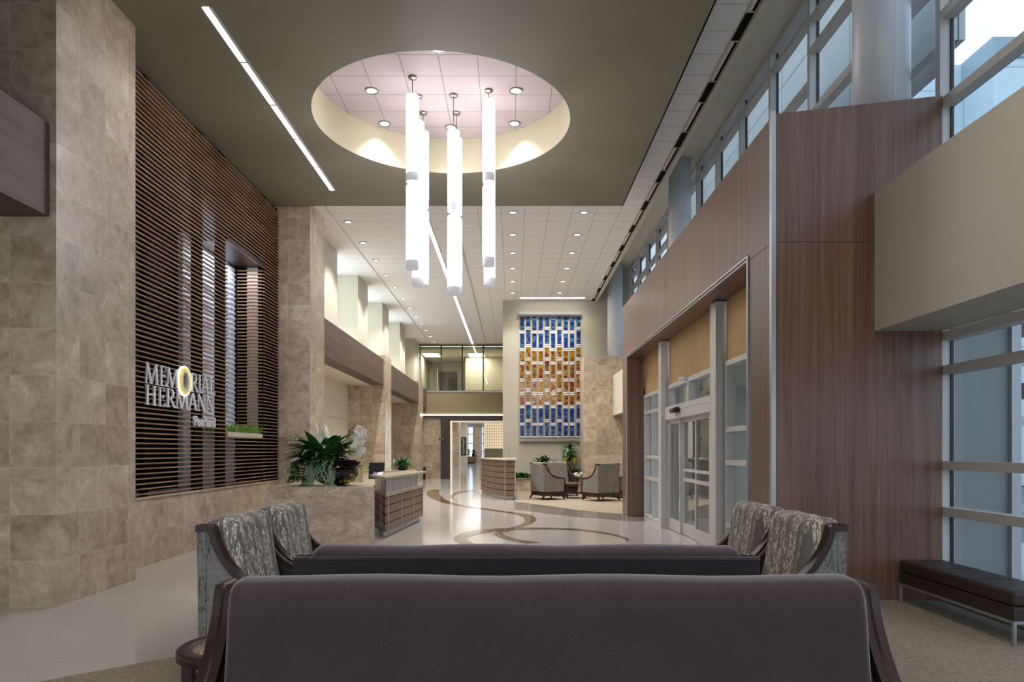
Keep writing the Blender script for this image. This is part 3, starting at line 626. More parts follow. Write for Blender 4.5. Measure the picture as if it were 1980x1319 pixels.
pd = None
for i in range(12):
    y = 9.0+1.7*(i-1); lb = '%s black air slot from the entrance end in the ceiling edge beside the clerestory' % ORD[i]
    if pd is None:
        pd = thing('ceiling_diffuser', lb, 'air vent', (3.07,y,ZC), 0, 'black air slots along the ceiling edge')
        b = MB(); b.box(-.055,.055,0,.62,-.012,-.002); b.build('slot', BLACK, pd, world=False)
        b = MB(); b.box(-.065,.065,-.03,0,-.015,-.002); b.box(-.065,.065,.62,.65,-.015,-.002); b.build('end_frame', ALU, pd, world=False)
        b = MB(); b.box(.015,.05,.65,1.67,-.012,-.002); b.build('narrow_slot', BLACK, pd, world=False)
    else: dup(pd, (3.07,y,ZC), 0, lb)
# pendants
PEND = [(-1.505,10.56,6.91,5.60,5.55,4.28,'front pendant of the three on the sign side'),(-1.496,11.13,6.78,5.49,5.44,4.155,'middle pendant of the three on the sign side'),
 (-1.488,11.68,6.87,5.60,5.55,4.29,'rear pendant of the three on the sign side'),(-.93,11.10,6.62,5.336,5.27,4.01,'front pendant of the central pair'),(-.93,11.68,6.758,5.48,5.42,4.16,'rear pendant of the central pair'),
 (-.365,10.95,7.03,5.75,5.69,4.43,'front pendant of the pair on the entrance side'),(-.377,11.70,6.88,5.65,5.60,4.30,'rear pendant of the pair on the entrance side')]
R_ = .096
for x, y, a1, a0, b1, b0, lb in PEND:
    t = thing('pendant_light', 'glowing white two-tier cylinder lamp, ' + lb, 'pendant lamp', (x,y,ZC), 0, 'cylinder pendants under the oculus')
    b = MB(); b.lathe([(.01,ZC-.04),(.062,ZC-.034),(.066,ZC-.012)],(x,y,0),24); b.build('canopy', CHROME, t)
    b = MB(); b.tube([(x,y,ZC-.03),(x,y,b1)],.006,8); b.build('cable', CHROME, t)
    for hi, lo in ((a1,a0),(b1,b0)):
        b = MB(); b.lathe([(.02,hi),(R_*.9,hi-.004),(R_,hi-.02),(R_,lo+.13)],(x,y,0),32,cap=False); o = b.build('lamp_shade', SHADE, t)
        b = MB(); b.lathe([(R_,lo+.13),(R_,lo),(R_*.94,lo),(R_*.94,lo+.02),(.005,lo+.02)],(x,y,0),32,cap=False); b.build('end_cap', mat('cap_acrylic', S(176,174,180), .4, emit=(1,.96,.98,1), es=.16) if 'cap_acrylic' not in bpy.data.materials else bpy.data.materials['cap_acrylic'], o)

# ------------------------------------------------------------------ armchairs and sofas
def arm_profile(hi=1.05, rear=-.40, corner=-.305):
    base = [(corner,hi),(corner+.012,hi-.035),(corner+.042,hi-.123),(corner+.113,hi-.243),(corner+.211,hi-.345),(corner+.33,hi-.405),(corner+.48,hi-.435),(corner+.665,hi-.45)]
    return smooth(base, 4)
def seat_unit(name, label, cat, wd, fab, side, rearm, loc, rz, group=None, hi=1.05, rear_hi=None, crest=.05, nc=1, pipe=False, inset=0.0):
    t = thing(name, label, cat, loc, rz, group)
    rear, corner = -.40, -.305; top = arm_profile(hi); rh = rear_hi or hi-.0
    for s in (-1, 1):
        xo = s*wd/2; xi = s*(wd/2-.06)
        poly = [(.36,.25)]+[(-.336,.25),(-.336,hi-.012)]+[(y,z-.012) for y,z in top]
        b = MB(); b.prism(poly, min(xo,xi), max(xo,xi), 'x'); b.build('side_panel', side, t, world=False, bevel=.006)
        b = MB(); ip = [(.33,.3),(-.28,.3),(corner+.01,hi-.05)]+[(y-.005,z-.04) for y,z in top[3:]]; b.prism(ip, min(xi,xi-s*.012), max(xi,xi-s*.012), 'x'); b.build('inner_panel', LEATHER, t, world=False)
        # wood strip following the top and sweep of the arm, with two shallow ridges
        path = [(-.33 if pipe else rear-.005,hi),(corner-.02,hi)]+top+[(.368,.2)]
        b = MB(); rows = []
        for k, (y, z) in enumerate(path):
            a = path[max(k-1,0)]; c_ = path[min(k+1,len(path)-1)]; tx, tz = c_[0]-a[0], c_[1]-a[1]; L_ = math.hypot(tx,tz); nx, nz = -tz/L_, tx/L_
            if nz < 0 and nx < 0: nx, nz = -nx, -nz
            w0, w1 = s*(wd/2+.006), s*(wd/2-.066)
            q = [(w0,-.03),(w0,.010),(w0*.5+w1*.5+s*.004,.016),(w0*.5+w1*.5-s*.004,.010),(w1,.016),(w1,-.03)]
            rows.append([(xx, y+nx*dd, z+nz*dd) for xx, dd in q])
        b.grid(rows, 0, False, True, True); b.build('arm_trim', DARKW, t, world=False)
    iw = wd/2-.075
    # back: rear upholstered panel and the front cushion rolling over the crest
    b = MB(); zt_ = rh+.012 if pipe else rh-.014; b.prism([(-.388,.25),(-.337,.25),(-.337,zt_),(rear,zt_)], -wd/2, wd/2, 'x'); b.build('back_panel', rearm, t, world=False, bevel=.008)
    if pipe:
        b = MB(); b.tube([(-wd/2,rear+.002,rh+.012),( wd/2,rear+.002,rh+.012)], .007, 8); b.build('piping', VELVET, t, world=False)
    prof = smooth([(-.395,rh),(-.385,hi+crest*.55),(-.33,hi+crest*.95),(-.26,hi+crest),(-.195,hi+crest*.6),(-.165,hi-.04),(-.145,hi-.18),(-.115,hi-.36),(-.07,hi-.56),(-.055,.44)], 4)
    for q in range(nc):
        x0 = -iw+2*iw*q/nc+(.003 if q else 0); x1 = -iw+2*iw*(q+1)/nc-(.003 if q < nc-1 else 0)
        nx_ = 22; rows = []; mid = (-.3, hi*.62)
        ul = [0,.004,.01,.018,.028,.04,.055,.075,.1]; ul = [v*.84/(x1-x0) for v in ul]; ul = ul+[ul[-1]+(1-2*ul[-1])*v/14 for v in range(1,14)]+[1-v for v in ul[::-1]]
        for u in ul:
            x = x0+(x1-x0)*u; e = min(u,1-u)*(x1-x0); e = min(e/.055,1); sh = math.sqrt(max(1-(1-e)**2, 0)); sag = .004*math.sin(u*17+1)*e
            rows.append([(x, -.345+(y+.345)*(.62+.38*sh) if z > hi-.5 else -.345+(y+.345)*(.8+.2*sh), (z if z < hi-.25 else z-(1-sh)*.045*min(1,(z-hi+.25)/.2))+sag*(z > hi-.1)) for y, z in prof]+[(x,-.33,.44)])
        b = MB(); b.grid(rows, 0, True, True, True); b.build('back_cushion', fab, t, world=False)
        b = MB(); b.box(x0, x1, -.16, .37, .30, .455); b.build('seat_cushion', VELVET if fab is not VELVET else fab, t, world=False, bevel=.035)
    b = MB(); b.box(-wd/2+.006, wd/2-.006, -.375, .355, .12, .26); b.build('base_frame', DARKW, t, world=False, bevel=.005)
    for sx in (-1,1):
        for yb, dy in ((-.36,-.07),(.33,.02)):
            x = sx*(wd/2-.045); b = MB()
            b.grid([[(x-.03,yb-.03,.14),(x+.03,yb-.03,.14),(x+.03,yb+.03,.14),(x-.03,yb+.03,.14)],[(x-.022+sx*.012,yb-.022+dy*.5,.06),(x+.022+sx*.012,yb-.022+dy*.5,.06),(x+.022+sx*.012,yb+.022+dy*.5,.06),(x-.022+sx*.012,yb+.022+dy*.5,.06)],
              [(x-.017+sx*.035,yb-.017+dy,.007),(x+.017+sx*.035,yb-.017+dy,.007),(x+.017+sx*.035,yb+.017+dy,.007),(x-.017+sx*.035,yb+.017+dy,.007)]],0,False,True,True)
            b.build('leg', DARKW, t, world=False)
    return t
LB = 'grey floral armchair, '
gA = 'armchairs flanking the sofas'
ch = seat_unit('armchair', LB+'facing the entrance, beside the round side table', 'armchair', .84, FLORAL, FLORDK, FLORDK, (-1.635, 4.92, 0), -PI/2, gA)
dup(ch, (-1.635, 5.82, 0), -PI/2, LB+'facing the entrance, nearer the stone counter')
dup(ch, (1.775, 4.95, 0), PI/2, LB+'backing onto the walnut portal, nearer the bench')
dup(ch, (1.775, 5.85, 0), PI/2, LB+'backing onto the walnut portal, nearer the sliding doors')
seat_unit('sofa', 'mauve velvet sofa with wooden posts, its cushion facing the viewer', 'sofa', 2.46, VELVET, LEATHER, VELD, (.127, 2.31, 0), PI, hi=1.035, crest=.045)
seat_unit('sofa', 'charcoal velvet sofa turned away, showing its flat piped back', 'sofa', 2.23, VELVET, VELD, VELD, (.068, 3.73, 0), 0, hi=1.025, rear_hi=1.02, crest=.055, pipe=True)
FARF = m_floral('grey_speckled_weave', S(128,122,116), S(70,64,60), None, .40)
gF = 'armchairs around the lounge table'
def far_chair(lb, x, y, fx, fy, proto=[None]):
    rz = math.atan2(-fx, fy)
    if proto[0] is None:
        proto[0] = seat_unit('lounge_chair', lb, 'armchair', .86, FARF, FARF, FARF, (x,y,.006), rz, gF, hi=1.12, crest=.03)
    else: dup(proto[0], (x,y,.006), rz, lb)
far_chair('speckled grey lounge chair seen from its striped back corner, beside the curved desk', 1.13, 21.95, .90, .44)
far_chair('speckled grey lounge chair showing its seat, in front of the planter', 1.66, 23.55, .45, -.89)
far_chair('speckled grey lounge chair seen squarely from behind, beside the stone wall block', 2.70, 21.35, -.55, .83)
far_chair('speckled grey lounge chair partly hidden by the portal edge', 3.52, 22.75, -.85, -.5)
t = thing('coffee_table', 'dark wood lounge table with a lower shelf between the speckled chairs', 'table', (2.03,22.4,.006))
b = MB(); b.box(1.70,2.36,22.05,22.75,.46,.50); b.build('tabletop', m_wood('table_top_wood', S(90,72,58), S(130,108,90), (4,14,4), .25), t, bevel=.006); b = MB(); b.box(1.74,2.32,22.1,22.7,.15,.18); b.build('shelf', DARKW, t)
for x in (1.73,2.29):
    for y in (22.08,22.68): b = MB(); b.box(x,x+.045,y,y+.045,.008,.46); b.build('leg', DARKW, t)
t = thing('flower_vase', 'small glass vase of white flowers on the dark lounge table', 'vase', (2.1,22.35,.506))
b = MB(); b.lathe([(.005,.506),(.06,.508),(.075,.56),(.06,.64),(.065,.66)],(2.1,22.35,0),18,cap=False); b.build('vase', m_glass('vase_glass',(.8,.6,.62,1)), t)
b = MB()
for i in range(9):
    a = i*2.4; r = .1*math.sqrt(i/9); x, y, z = 2.1+r*1.5*math.cos(a), 22.35+r*math.sin(a), .74+.05*math.sin(i*1.7)
    b.tube([(2.1,22.35,.55),(x,y,z)],.004,5,1)
    for k in range(6):
        q = k*PI/3; b.face([(x,y,z-.02),(x+.045*math.cos(q-.4),y+.045*math.sin(q-.4),z+.02),(x+.065*math.cos(q),y+.065*math.sin(q),z+.045),(x+.045*math.cos(q+.4),y+.045*math.sin(q+.4),z+.02)],0)
b.build('flowers', [PETAL, GREEN2], t, recalc=False)
# round side table
t = thing('side_table', 'round dark wood side table with speckled inset top between sofa and armchair', 'side table', (-1.41,3.57,.006))
b = MB(); b.lathe([(.205,.548),(.215,.558),(.27,.558),(.28,.55),(.28,.51),(.26,.508),(.2,.508),(.205,.548)],(-1.41,3.57,0),56,cap=False); b.build('rim', DARKW, t, merge=True)
m = mat('speckled_granite', rough=.25); nt = m.node_tree; setc(m, ramp(nt, noise(nt, coords(nt), 95, 3, .7), [(.38,S(92,78,62)),(.5,S(150,134,112)),(.62,S(196,184,164))]))
b = MB(); b.lathe([(.001,.552),(.205,.552),(.205,.535),(.001,.535)],(-1.41,3.57,0),48,cap=False); b.build('inset_top', m, t)
for k in range(4):
    a = PI/4+k*PI/2; x, y = -1.41+.235*math.cos(a), 3.57+.235*math.sin(a); b = MB(); b.box(x-.025,x+.025,y-.025,y+.025,.008,.51); b.build('leg', DARKW, t)
# bench under the window
t = thing('bench', 'long dark brown leather bench on slim steel legs under the window', 'bench', (4.12,6.27,.006))
b = MB(); b.box(3.93,4.385,5.47,7.10,.315,.435); b.build('seat_cushion', LEATHB, t, bevel=.03); b = MB(); b.box(3.935,4.38,5.475,7.095,.205,.315); b.build('seat_base', LEATHB, t, bevel=.008)
b = MB()
for yy in (6.02,6.55): b.box(3.94,4.375,yy-.003,yy+.003,.434,.4365)
b.build('seam', BLACK, t)
b = MB(); b.box(3.93,3.955,5.47,7.1,.18,.205); b.box(4.36,4.385,5.47,7.1,.18,.205); b.box(3.955,4.36,5.47,5.495,.18,.205); b.box(3.955,4.36,7.075,7.1,.18,.205); b.build('frame', STEEL, t)
for x in (3.93,4.36):
    for y in (5.47,7.075): b = MB(); b.box(x,x+.025,y,y+.025,.008,.18); b.build('leg', STEEL, t)

# ------------------------------------------------------------------ reception desk
t = thing('stone_counter', 'solid travertine counter block carrying the big plant arrangement', 'counter', (-3,11.9,0))
b = MB(); poly = [(-3.92,11.2),(-2.205,11.2),(-2.60,12.75),(-3.92,12.75)]; b.prism(poly,.004,.955,'z'); b.build('block', SLAB, t)
t = thing('reception_desk', 'reception desk with wood panel grid and ribbed metal upper band', 'desk', (-2.6,14.6,0))
Q0,Q1,Q2 = (-2.73,13.9),(-2.2,12.12),(-1.95,15.25); back = [(-2.25,16.4),(-3.5,16.4),(-3.5,14.0)]
def off(p, dx, dy): return (p[0]+dx, p[1]+dy)
b = MB(); b.prism([Q0,Q1,Q2]+back,.11,.73,'z'); b.build('body', PANELW, t)
b = MB(); b.prism([off(Q0,.1,.12),off(Q1,-.05,.10),off(Q2,-.07,-.02),off(back[0],-.07,-.08),off(back[1],.08,-.08),off(back[2],.08,.08)],.004,.11,'z'); b.build('kick_plate', KICK, t)
def lerp(a, b_, k): return (a[0]+(b_[0]-a[0])*k, a[1]+(b_[1]-a[1])*k)
def strip(b, A, B, z0, z1, out=.006, m=0):   # thin bar on the face from A to B
    dx, dy = B[0]-A[0], B[1]-A[1]; L_ = math.hypot(dx,dy); nx, ny = dy/L_*out, -dx/L_*out
    b.prism([(A[0]+nx,A[1]+ny),(B[0]+nx,B[1]+ny),(B[0]-nx,B[1]-ny),(A[0]-nx,A[1]-ny)], z0, z1, 'z', m)
for k in (.055,.37,.69,.992):
    A = lerp(Q1,Q2,k-.008); B = lerp(Q1,Q2,k+.006); b = MB(); strip(b,A,B,.11,.73,.009); b.build('mullion', STEEL, t)
b = MB(); strip(b,lerp(Q0,Q1,.655),lerp(Q0,Q1,.68),.11,.73,.009); b.build('mullion', STEEL, t)
for z in (.265,.42,.575,.718):
    b = MB(); strip(b,Q1,Q2,z-.006,z+.006,.004); b.build('shadow_gap', BLACK, t)
    b = MB(); strip(b,Q0,lerp(Q0,Q1,.99),z-.005,z+.005,.004); b.build('shadow_gap', BLACK, t)
b = MB(); b.prism([off(Q0,-.02,-.04),off(Q1,.02,-.04),off(Q2,.03,.02),(-2.4,15.4),(-2.65,13.98)],.73,.79,'z'); b.build('lower_ledge', STONETOP, t)
mm = mat('ribbed_metal', S(150,152,160), .4, .55); nt = mm.node_tree; st = noise(nt, coords(nt,(30,30,.5)),1.0,3); setc(mm, ramp(nt, st, [(.35,S(120,122,130)),(.65,S(190,190,196))]))
b = MB(); M1, M2 = off(Q1,-.02,.07), (-2.02,14.95); M0 = off(Q0,.0,.0)
b.prism([M1,M2,off(M2,-.06,.02),off(M1,-.08,.1)],.79,1.03,'z')
e0_, e1_ = off(Q0,.01,.03), off(Q1,-.02,.07); tri = [(e0_[0],e0_[1],.79),(e1_[0],e1_[1],.79),(e1_[0],e1_[1],1.03)]; b.face(tri); b.face([(x+.015,y+.03,z) for x,y,z in tri][::-1])
b.face([tri[0],tri[2],(tri[2][0]+.015,tri[2][1]+.03,tri[2][2]),(tri[0][0]+.015,tri[0][1]+.03,tri[0][2])])
pass
b.build('metal_band', mm, t)
b = MB(); b.prism([off(Q0,.0,.10),off(Q1,-.05,.16),off(Q1,-.09,.2),off(Q0,-.02,.16)],.79,1.03,'z'); b.build('stone_upstand', STONETOP, t)
b = MB(); b.prism([(-2.21,12.2),(-1.91,15.6),(-2.38,15.85),(-2.74,13.45)],1.03,1.073,'z'); b.build('transaction_top', STONETOP, t, bevel=.006)
b = MB(); b.box(-2.75,-2.66,14.6,14.7,.73,1.03); b.box(-2.40,-2.32,15.55,15.63,.73,1.03); b.build('bracket', STEEL, t)
t = thing('computer_monitor', 'black computer monitor seen from behind on the reception desk', 'monitor', (-3.03,15.6,.73))
b = MB(); b.prism([(15.55,.90),(15.61,.90),(15.70,1.27),(15.65,1.27)],-3.2,-2.86,'x'); b.build('screen', BLKP, t, bevel=.008); b = MB(); b.box(-3.06,-3.0,15.6,15.63,.74,1.0); b.build('neck', BLKP, t); b = MB(); b.lathe([(.12,.731),(.12,.742),(.02,.75)],(-3.03,15.62,0),20); b.build('base', BLKP, t)
t = thing('open_booklet', 'open blue and white booklet on the corner of the reception desk top', 'booklet', (-2.6,13.55,1.074))
b = MB(); b.face([(-2.70,13.48,1.076),(-2.58,13.3,1.076),(-2.56,13.42,1.12),(-2.68,13.60,1.12)],0); b.face([(-2.58,13.3,1.077),(-2.49,13.36,1.077),(-2.47,13.48,1.13),(-2.56,13.42,1.12)],1); b.build('pages', [mat('print_blue', S(120,130,160), .5), mat('paper', S(232,230,232), .6)], t)
t = thing('back_counter', 'low counter with stone top against the tiled pier behind reception', 'counter', (-3.9,22,0))
b = MB(); b.box(-4.6,-3.1,21.6,22.3,.004,.87); b.build('cabinet', CREAM, t); b = MB(); b.box(-4.65,-3.06,21.55,22.35,.87,.91); b.build('top', STONETOP, t)

# curved desk
t = thing('curved_desk', 'curved wood panelled information desk with pale steel dividers', 'desk', (-.4,23.5,0))
arc = smooth([(-1.14,25.4),(-.90,23.9),(-.60,22.65),(-.21,21.6)], 8); endp = (.11,21.5); bk_ = [(.11,25.6)]
b = MB(); b.prism(arc+[endp]+bk_,.11,1.22,'z'); b.build('body', PANELW, t)
b = MB(); b.prism([(x+.04,y+.05) for x,y in arc]+[(.06,21.58),(.06,25.5)],.004,.11,'z'); b.build('kick_plate', KICK, t)
b = MB(); b.prism([(x-.05,y-.05) for x,y in arc]+[(.15,21.44),(.15,25.7)],1.22,1.262,'z'); b.build('stone_top', STONETOP, t)
for z in (.295,.48,.665,.85,1.035,1.21):
    b = MB(); line = arc+[endp]
    rows = [[(x-.005,y-.005,z-.007),(x-.005,y-.005,z+.007),(x+.02,y+.02,z+.007),(x+.02,y+.02,z-.007)] for x, y in line]
    b.grid(rows,0,False,True,True); b.build('shadow_gap', BLACK, t)
def near_px(px): return min(range(len(arc)), key=lambda k: abs(990+arc[k][0]*F/arc[k][1]-px))
for px in (932,941,955,976):
    k = near_px(px); a_ = arc[max(k-1,0)]; c_ = arc[min(k+1,len(arc)-1)]; L_ = math.hypot(c_[0]-a_[0],c_[1]-a_[1]); ux, uy = (c_[0]-a_[0])/L_*.018, (c_[1]-a_[1])/L_*.018; p = arc[k]
    b = MB(); strip(b,(p[0]-ux,p[1]-uy),(p[0]+ux,p[1]+uy),.11,1.22,.012); b.build('mullion', STEEL, t)
b = MB(); b.box(.085,.115,21.48,21.51,.11,1.22); b.build('mullion', STEEL, t)
b = MB(); b.box(-.115,-.10,21.9,23.0,1.262,1.60); b.build('glass_screen', m_glass('edge_glass',(.62,.72,.68,1)), t)

# ------------------------------------------------------------------ plants
def leaf(b, p, az, L_, wd, e0=1.1, droop=2.0, n=7, fold=.25, m=0, tip=.75):
    p = Vector(p); e = e0; rows = []; side = Vector((-math.sin(az), math.cos(az), 0))
    for k in range(n+1):
        u = k/n; wv_ = wd*math.sin(PI*min(1,(u**tip)*.97+.03)); d = Vector((math.cos(az)*math.cos(e), math.sin(az)*math.cos(e), math.sin(e)))
        up = side.cross(d); up = -up if up.z < 0 else up
        rows.append([p-side*wv_+up*wv_*fold, p, p+side*wv_+up*wv_*fold]); p = p+d*(L_/n); e -= droop/n
    b.grid(rows, m, True)
t = thing('plant_arrangement', 'large potted peace lily and orchid arrangement on the travertine counter', 'plant', (-3.02,11.8,.955))
b = MB(); b.lathe([(.16,.958),(.30,1.02),(.37,1.12),(.38,1.24),(.355,1.245),(.34,1.16),(.02,1.14)],(-2.98,11.78,0),36); b.build('bowl', mat('black_bowl', S(28,24,24), .35), t)
bl = MB(); cx, cy = -3.17, 11.78
for i in range(150):
    az = random.uniform(0,2*PI); k = random.random(); r = random.uniform(.02,.2); L_ = random.uniform(.46,.82)
    e0 = random.uniform(.75,1.45); dr_ = random.uniform(.9,2.1)
    leaf(bl,(cx+r*math.cos(az),cy+r*math.sin(az),random.uniform(1.18,1.34)),az,L_*(.75+.35*(e0>1.1)),random.uniform(.06,.105),e0,dr_,8,.25)
for i in range(16):
    az = random.uniform(2.4,4.2); leaf(bl,(cx-.12,cy,1.28),az,random.uniform(.6,.78),.06,random.uniform(.5,1.0),random.uniform(1.2,2.0),8,.3)
bl.build('lily_leaves', GREEN, t, recalc=False)
for (px, pz1, wd_, sp) in ((-3.31,2.03,.024,0),(-3.16,1.98,.055,1)):
    b = MB(); b.tube([(px,cy,1.25),(px,cy,pz1-.26)],.006,6,1); rows = []
    for k in range(11):
        u = k/10; w_ = wd_*math.sin(PI*(.06+.94*u**.85)); zz = pz1-.27+.27*u; xx = px+.012*math.sin(u*5)+.02*u; yy = cy-.03+.03*u
        rows.append([(xx-w_,yy+.02,zz),(xx-w_*.5,yy+.002,zz),(xx,yy-.004,zz),(xx+w_*.5,yy+.002,zz),(xx+w_,yy+.02,zz)])
    b.grid(rows, 0, True)
    if sp: b.tube([(px+.008,cy-.05,pz1-.22),(px+.012,cy-.045,pz1-.12)],.009,8,2)
    b.build('lily_flower', [PETAL, GREEN2, YELLOW], t, recalc=False)
b = MB()
for i in range(60):
    az = random.uniform(2.2,4.6); leaf(b,(-3.46+random.uniform(-.10,.10),11.46+random.uniform(-.12,.08),random.uniform(1.02,1.32)),az,random.uniform(.14,.24),random.uniform(.025,.045),random.uniform(.2,.9),1.9,5,.3,random.choice((0,1,1)))
b.build('pothos_leaves', [GREEN, GREEN2], t, recalc=False)
b = MB()
for k_ in range(75):
    xs = random.uniform(-3.40,-2.86) if k_ < 52 else random.uniform(-3.52,-3.25); top = random.uniform(1.24,1.40) if -3.35 < xs < -2.95 else random.uniform(1.05,1.28)
    ln = random.uniform(.08,.42) if k_ % 3 else random.uniform(.3,.46); yf = 11.78-math.sqrt(max(.015,.42**2-(xs+3.02)**2)); tw = random.uniform(0,6)
    for i in range(int(ln*70)):
        u = i/(ln*70); x = xs+.03*math.sin(tw+u*4)+random.gauss(0,.012); z = max(top-ln*u, .968); y = max(yf+.08-.13*min(1,u*2)+random.gauss(0,.012), 11.27)
        a = random.uniform(0,2*PI); s_ = random.uniform(.010,.019); c_ = Vector((x,y,z)); u_ = Vector((math.cos(a),random.uniform(-.6,.6),math.sin(a)))*s_; v_ = Vector((-math.sin(a),random.uniform(-.6,.6),math.cos(a)))*s_*.55
        b.face([c_-u_,c_-v_,c_+u_,c_+v_], 0)
b.build('trailing_foliage', SILVER, t, recalc=False)
def rosette(c_, r, name='succulent_rosette'):
    b = MB()
    for ring_, (nn, e0, ll) in enumerate(((5,1.25,.6),(7,.85,.85),(9,.45,1.0),(9,.1,1.05))):
        for k in range(nn): leaf(b,c_,k*2*PI/nn+ring_*.4,r*ll,r*.30,e0,-.5,5,.35,0,1.2)
    b.build(name, PURP, t, recalc=False)
rosette((-2.84,11.55,1.28),.19); rosette((-2.66,11.62,1.24),.20); rosette((-2.78,11.45,1.18),.15)
b = MB()
for (x,y,z,n_) in ((-2.98,11.5,1.40,26),(-2.86,11.5,1.46,18),(-2.60,11.42,1.10,26),(-2.52,11.5,1.2,20),(-2.66,11.34,1.02,22),(-2.46,11.55,1.28,12)):
    for i in range(n_):
        p = (x+random.gauss(0,.05),y+random.gauss(0,.05),z+random.gauss(0,.035)); leaf(b,p,random.uniform(0,2*PI),.055,.02,random.uniform(-.2,.9),1.0,3,.2)
b.build('chartreuse_foliage', CHART, t, recalc=False)
stems = [smooth([(-2.86,11.75,1.2),(-2.80,11.75,1.55),(-2.72,11.75,1.85),(-2.60,11.75,1.93),(-2.50,11.75,1.80),(-2.49,11.75,1.45)],1)]
def sm3(P): return [tuple(Vector(a)) for a in P]
for k, P in enumerate(([(-2.88,11.7,1.2),(-2.82,11.7,1.6),(-2.74,11.7,1.84),(-2.64,11.68,1.94),(-2.55,11.66,1.88),(-2.51,11.64,1.7),(-2.50,11.62,1.46)],[(-2.9,11.72,1.2),(-2.84,11.76,1.55),(-2.76,11.78,1.80),(-2.68,11.78,1.86),(-2.61,11.76,1.78),(-2.58,11.74,1.6),(-2.575,11.72,1.42)])):
    b = MB(); b.tube(P,.007,7); b.build('orchid_stem', STEM, t)
fb = MB()
for k in range(5):
    a = PI/2+k*2*PI/5; w_ = .8 if k in (1,4) else .5
    fb.face([(0,0,0),(.045*math.cos(a-w_*.8),-.006,.045*math.sin(a-w_*.8)),(.062*math.cos(a-w_*.35),-.002,.062*math.sin(a-w_*.35)),(.062*math.cos(a+w_*.35),-.002,.062*math.sin(a+w_*.35)),(.045*math.cos(a+w_*.8),-.006,.045*math.sin(a+w_*.8))],0)
fb.face([(0,-.012,.01),(-.012,-.02,-.01),(0,-.024,-.02),(.012,-.02,-.01)],1)
proto = fb.build('orchid_flower', [PETAL, YELLOW], t, world=False, recalc=False)
first = True
for i in range(26):
    k = i%13; s = i//13; z = 1.92-.036*k*1.02+random.gauss(0,.008); xb = (-2.53 if s == 0 else -2.60)+random.uniform(-.035,.06)+.02*math.sin(k*.6); y = 11.60+random.uniform(0,.06)
    o = proto if first else proto.copy()
    if not first: COL.objects.link(o); o.parent = t
    first = False; o.location = Vector((xb,y,z))-t.location; o.rotation_euler = (random.uniform(-.4,.4),random.uniform(-.4,.4),random.uniform(-.6,.8)); o.scale = (.92,)*3
t = thing('fern_plant', 'dark bushy potted plant on the low counter behind reception', 'plant', (-3.45,21.95,.91)); b = MB(); b.lathe([(.12,.912),(.16,1.04),(.15,1.05)],(-3.45,21.95,0),20); b.build('pot', BLKP, t); b = MB()
for i in range(90): leaf(b,(-3.45+random.gauss(0,.06),21.95+random.gauss(0,.06),1.02),random.uniform(0,2*PI),random.uniform(.28,.44),.045,random.uniform(.3,1.45),random.uniform(.8,1.9),5,.3)
b.build('leaves', GREEN, t, recalc=False)
t = thing('trailing_plant', 'low dark leafy plant on the low counter beside the orchid', 'plant', (-4.3,21.95,.91)); b = MB(); b.lathe([(.12,.912),(.16,1.0),(.15,1.01)],(-4.3,21.95,0),20); b.build('pot', BLKP, t); b = MB()
for i in range(60): leaf(b,(-4.3+random.gauss(0,.08),21.95+random.gauss(0,.06),1.0),random.uniform(0,2*PI),random.uniform(.18,.3),.04,random.uniform(.1,1.2),1.6,5,.3)
b.build('leaves', GREEN, t, recalc=False)
# stone planter under the stained glass
t = thing('stone_planter', 'low travertine planter under the stained glass hanging', 'planter', (1.3,26.2,.006)); b = MB(); b.box(.06,2.55,25.92,25.99,.008,.46); b.box(.06,.12,25.99,26.39,.008,.46); b.box(2.47,2.55,25.99,26.39,.008,.46); b.build('box', TRAV, t); b = MB(); b.box(.03,2.55,25.88,26.02,.46,.50); b.build('coping', STONETOP, t); b = MB(); b.box(.12,2.47,25.99,26.39,.3,.44); b.build('soil', SOIL, t)
def shrub(name, label, x, n, L0, L1, wd, e0, e1, dr0, dr1, m, sx=.12, z=.44, y=26.15, trunk=0):
    t = thing(name, label, 'plant', (x,y,z)); b = MB()
    if trunk: b2 = MB(); b2.tube([(x,y,z),(x+.03,y,z+trunk)],.03,8); b2.build('stem', STEM, t)
    for i in range(n):
        zz = z+.02+(trunk*random.uniform(.55,1) if trunk else random.uniform(0,.06)); az = random.uniform(0,2*PI); ll = random.uniform(L0,L1)
        bx_ = x+random.uniform(-sx,sx); by_ = y+random.uniform(-.08,.04)
        if math.sin(az)*ll*.7 > .2: az = -az
        leaf(b,(bx_,by_,zz),az,ll,wd,random.uniform(e0,e1),random.uniform(dr0,dr1),6,.3)
    b.build('leaves', m, t, recalc=False); return t
shrub('groundcover_plant', 'low bright green leafy plant at the planter end by the curved desk', .42, 190, .2,.34,.05,.3,1.4,.5,1.6,GREEN2,.34)
shrub('broadleaf_plant', 'broad leaved plant rising behind the striped lounge chair', 1.2, 90, .32,.52,.055,.5,1.45,1.0,2.0,GREEN2,.2,.44,26.12,.62)
shrub('dracaena_plant', 'tall dark dracaena with arching strap leaves in the planter', 2.15, 120, .3,.5,.03,.3,1.5,1.2,2.4,GREEN,.05,.44,26.2,1.15)
shrub('groundcover_plant', 'low bright green leafy plant at the planter end by the stone wall block', 2.2, 150, .22,.36,.045,.2,1.4,.5,1.6,GREEN2,.28,.44,26.05)
t = shrub('bromeliad_plant', 'yellow flowering bromeliad in front of the tall dracaena', 2.2, 80, .3,.55,.035,.6,1.4,.8,1.8,GREEN,.14,.5,26.05)
b = MB()
for x in (2.02,2.32):
    for i in range(26): leaf(b,(x,25.9,1.0+random.uniform(0,.16)),random.uniform(0,2*PI),.17,.022,random.uniform(.6,1.5),.5,4,.3)
b.build('yellow_bracts', YELLOW, t, recalc=False)

